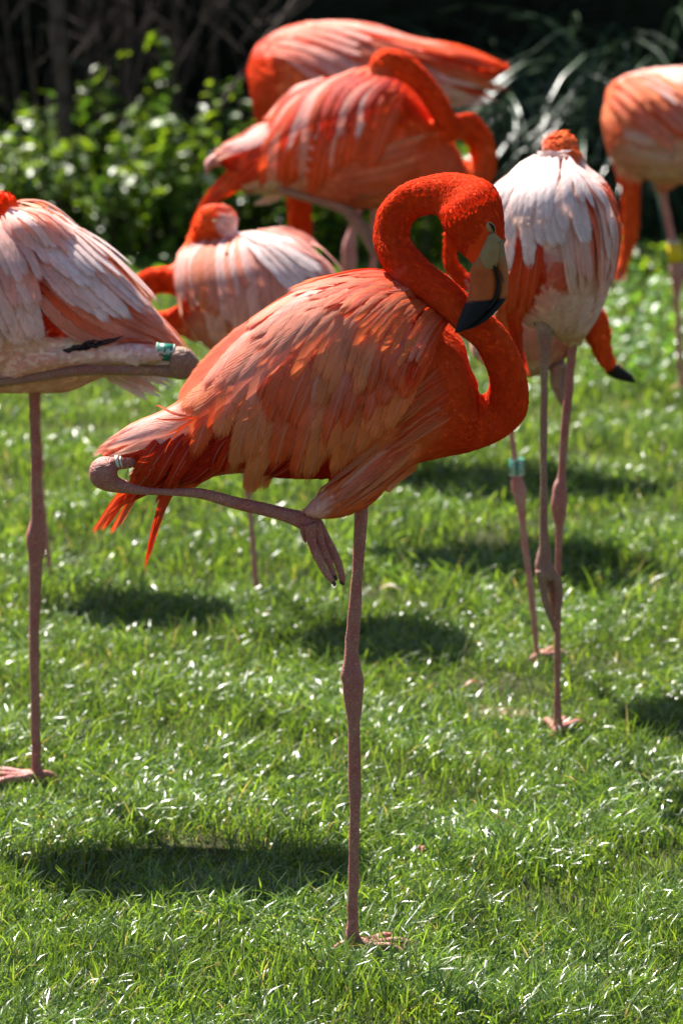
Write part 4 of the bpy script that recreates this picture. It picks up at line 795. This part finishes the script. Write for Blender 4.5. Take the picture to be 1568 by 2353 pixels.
Fb.row([P_((1380, 440), (1410, 530), (1390, 640)), P_((1350, 440), (1375, 530), (1370, 660)), P_((1310, 450), (1330, 540), (1340, 650)), P_((1270, 450), (1290, 560), (1300, 680))], 20, 11, [(PAL, PNK), (ORR, ORG), (PAL, CRM), (PAL, PAL), (ORR, SAL), (PAL, PNK)], layer=5, part='wing')
Fb.row([P_((1180, 410), (1140, 480), (1130, 570)), P_((1210, 420), (1180, 500), (1175, 590)), P_((1240, 420), (1230, 510), (1235, 590)), P_((1280, 420), (1290, 500), (1310, 590)), P_((1330, 410), (1370, 470), (1380, 560))], 20, 17, [(PAL, WHT), (PNK, PAL), (PNK, PAL), (WHT, PAL)], layer=7, part='wing', ljit=.5, jit=9)
Fb.row([P_((1240, 370), (1190, 420), (1160, 490)), P_((1260, 370), (1230, 430), (1215, 510)), P_((1290, 380), (1280, 440), (1270, 510)), P_((1310, 380), (1340, 420), (1370, 470))], 14, 13, [(WHT, WHT), (PAL, WHT)], layer=9, part='wing')
Fb.row([P_((1235, 350), (1270, 350), (1302, 345)), P_((1240, 365), (1280, 370), (1305, 362))], 6, 8, [(WHT, WHT)], layer=4, rag=.4, tip='point')
o = Fb.leg([(1232, 716, 1262, 716), (1229, 735, 1267, 735), (1230, 764, 1269, 764), (1233, 790, 1266, 790), (1239, 820, 1261, 820), (1240, 929, 1257, 929), (1239, 1071, 1256, 1071), (1238, 1207, 1257, 1207), (1236, 1255, 1262, 1255), (1229, 1285, 1266, 1285), (1227, 1304, 1270, 1304), (1234, 1330, 1280, 1330)], M['leg_grey'], dy=-.085)
for t, d in (([(1228, 1310, 1255, 1310), (1237, 1350, 1256, 1350), (1246, 1390, 1262, 1390), (1262, 1430, 1274, 1428), (1270, 1450, 1278, 1449)], -.095), ([(1250, 1300, 1275, 1305), (1268, 1340, 1291, 1340), (1275, 1380, 1291, 1380), (1272, 1415, 1286, 1415), (1270, 1425, 1280, 1425)], -.09), ([(1240, 1305, 1265, 1305), (1256, 1350, 1274, 1350), (1262, 1400, 1276, 1400), (1266, 1430, 1276, 1430)], -.08)):
    strip(Fb, 'toe', t, M['leg_grey'], o, d)
Fb.ring(1241, 732, 20, 9, R(-35), M['black'], dy=-.075)
o = Fb.leg([(1300, 770, 1330, 770), (1303, 800, 1324, 800), (1298, 860, 1318, 860), (1287, 986, 1307, 986), (1281, 1085, 1299, 1085), (1271, 1114, 1300, 1114), (1264, 1157, 1302, 1157), (1267, 1180, 1299, 1180), (1274, 1215, 1292, 1215), (1274, 1292, 1288, 1292), (1272, 1463, 1286, 1463), (1272, 1577, 1286, 1577), (1270, 1655, 1290, 1655), (1262, 1690, 1294, 1690)], M['leg'])
Fb.groundfoot(o, Fb.foot, R(75), L=.075)

# ---- G: feeding bird behind F, head held low
G = Bird((1232, 1522), 'flamingo mostly hidden behind the white-backed bird, black bill low over the grass')
bodyG = [(1350, 640, 1340, 740, .05), (1320, 600, 1310, 800, .10), (1260, 580, 1255, 848, .13), (1200, 590, 1200, 862, .13), (1150, 620, 1150, 850, .11), (1110, 680, 1105, 830, .07), (1085, 740, 1082, 800, .03)]
neckG = [(1421, 848, 1398, 868, .012), (1404, 806, 1370, 828), (1403, 772, 1350, 792), (1396, 738, 1335, 765), (1378, 700, 1325, 725), (1350, 660, 1310, 720), (1310, 640, 1290, 740)]
colG = blobs(CRM * .9, [(1390, 770, 90, 110, 0, ORR, 1), (1220, 790, 90, 40, 0, SAL * .8, .7)])
G.body([(bodyG, {}), (neckG, {})], colG, voxel=.006, smooth=6, flakes=7000, flake=(.013, .003))
V, Fc = loftpart([(1418, 836, 1390, 858, .02), (1432, 848, 1405, 868), (1446, 858, 1425, 874), (1456, 870, 1444, 878), (1458, 877, 1454, 879, .003)], G.Y)
obj_py('bill', V, Fc, M['black'], G.root, G.O)
o = G.leg([(1160, 840, 1185, 840), (1164, 900, 1180, 900), (1168, 986, 1180, 986), (1174, 1043, 1186, 1043), (1172, 1097, 1197, 1097), (1174, 1122, 1208, 1122), (1179, 1145, 1208, 1145), (1190, 1185, 1207, 1185), (1201, 1278, 1216, 1278), (1213, 1378, 1228, 1378), (1220, 1449, 1234, 1449), (1226, 1510, 1238, 1510), (1222, 1524, 1242, 1524)], M['leg_pink'])
G.groundfoot(o, G.foot, R(60), L=.07, m=M['leg_pink'])
G.ring(1186, 1072, 18, 36, R(-2), M['band_green'], text='GXA', tsize=.0115, txts=((-.55, 0), (.55, 0)), trot=R(90))
o = G.leg([(1190, 842, 1190, 822), (1250, 848, 1250, 824), (1280, 850, 1290, 826), (1296, 862, 1300, 838)], M['leg_grey'], dy=-.06)
for k, d in ((0, -.07), (12, -.06)): strip(G, 'toe', [(1262 + k, 838, 1296, 832), (1262 + k, 880, 1288 + k, 872), (1280 + k, 920, 1298 + k, 912), (1295 + k, 938, 1302 + k, 936)], M['leg_grey'], o, d)

# ---- H: pale bird at the right edge
Hb = Bird((1563, 900), 'pale orange flamingo cut off by the right edge, with a yellow band on its leg')
bodyH = [(1390, 215, 1395, 340, .07), (1408, 190, 1415, 370, .12), (1450, 168, 1455, 400, .16), (1510, 156, 1515, 418, .18), (1580, 152, 1585, 420, .19), (1650, 162, 1650, 405, .18), (1720, 190, 1715, 375, .15), (1790, 230, 1780, 340, .09), (1860, 280, 1850, 310, .03)]
neckH = [(1400, 640, 1428, 650, .02), (1415, 600, 1446, 600), (1424, 560, 1460, 555), (1427, 500, 1468, 505), (1424, 440, 1471, 440), (1408, 385, 1476, 390), (1390, 330, 1470, 350, .07), (1381, 270, 1450, 300, .08), (1390, 230, 1440, 250, .06)]
thH = [(1480, 380, 1600, 380, .09), (1500, 420, 1565, 415, .05), (1510, 440, 1535, 438, .022)]
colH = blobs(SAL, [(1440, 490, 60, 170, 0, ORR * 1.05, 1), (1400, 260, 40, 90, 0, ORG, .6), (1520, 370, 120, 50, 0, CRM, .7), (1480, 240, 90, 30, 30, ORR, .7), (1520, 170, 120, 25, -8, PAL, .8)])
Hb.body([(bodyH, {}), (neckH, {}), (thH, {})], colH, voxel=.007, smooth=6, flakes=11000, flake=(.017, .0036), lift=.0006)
Hb.row([P_((1440, 190), (1500, 240), (1600, 330)), P_((1480, 170), (1560, 210), (1680, 300)), P_((1420, 220), (1460, 270), (1530, 330))], 16, 14, [(SAL, PNK), (ORR, ORR), (PNK, PAL), (ORR, SAL)], layer=4, part='wing')
Hb.row([P_((1420, 195), (1450, 210), (1490, 250)), P_((1460, 175), (1510, 190), (1570, 230)), P_((1400, 230), (1420, 250), (1450, 290))], 14, 9, [(PNK, PAL), (ORR, ORG), (SAL, PNK)], layer=6, part='wing')
Hb.row([P_((1420, 330), (1480, 340), (1560, 350)), P_((1430, 370), (1490, 390), (1550, 390)), P_((1410, 290), (1480, 310), (1560, 320))], 14, 9, [(CRM, PAL), (SAL, CRM), (PNK, PAL)], layer=1, tip='point', lift=.002)
o = Hb.leg([(1510, 425, 1535, 425), (1513, 450, 1532, 450), (1523, 500, 1541, 500), (1534, 560, 1553, 560), (1540, 595, 1562, 595), (1536, 620, 1570, 620), (1541, 650, 1568, 650), (1545, 690, 1559, 690), (1550, 760, 1564, 760), (1556, 850, 1568, 850), (1558, 895, 1574, 895)], M['leg_pink'])
Hb.groundfoot(o, Hb.foot, R(15), L=.08, m=M['leg_pink'])
Hb.ring(1550, 579, 18, 42, R(-8), M['band_yellow']); Hb.ring(1545, 557, 14, 6, R(-8), M['band_white'])

# small things lying in the grass
def litter(name, px, py, L, W, col, label, cat, ang, m):
    g = ground(px, py, .018); V = []; C = []
    for i in range(9):
        t = i / 8; w_ = W * math.sin(math.pi * min(1, t * .9 + .05)) ** .7 * .5
        for j in (-1, -.3, .3, 1): V.append(Vector((math.cos(ang) * (t - .5) * L - math.sin(ang) * w_ * j, math.sin(ang) * (t - .5) * L + math.cos(ang) * w_ * j, .008 * math.sin(t * 3) + .003 * abs(j)))); C.append(col)
    Q = [(i * 4 + j, i * 4 + j + 1, i * 4 + j + 5, i * 4 + j + 4) for i in range(8) for j in range(3)]
    o = mesh_np(name, V, Q, col=np.array(C), uv=[(0.5, 0.5)] * len(V), m=m); o.location = g; return tag(o, label, cat)
litter('fallen_feather', 895, 1356, .034, .009, WHT, 'small white fallen feather lying in the grass right of the standing leg', 'feather', R(-18), M['feather'])
litter('dead_leaf', 1085, 1578, .03, .012, (.30, .12, .06), 'brown dead leaf beside the bare patch of earth', 'leaf', R(20), M['dark_leaf'])
litter('dead_leaf', 968, 1958, .012, .008, (.36, .13, .06), 'tiny orange-brown leaf scrap in the grass left of the front leg shadow', 'leaf', R(70), M['dark_leaf'])
print('tris', sum(len(o.data.polygons) for o in scene.objects if o.type == 'MESH'))
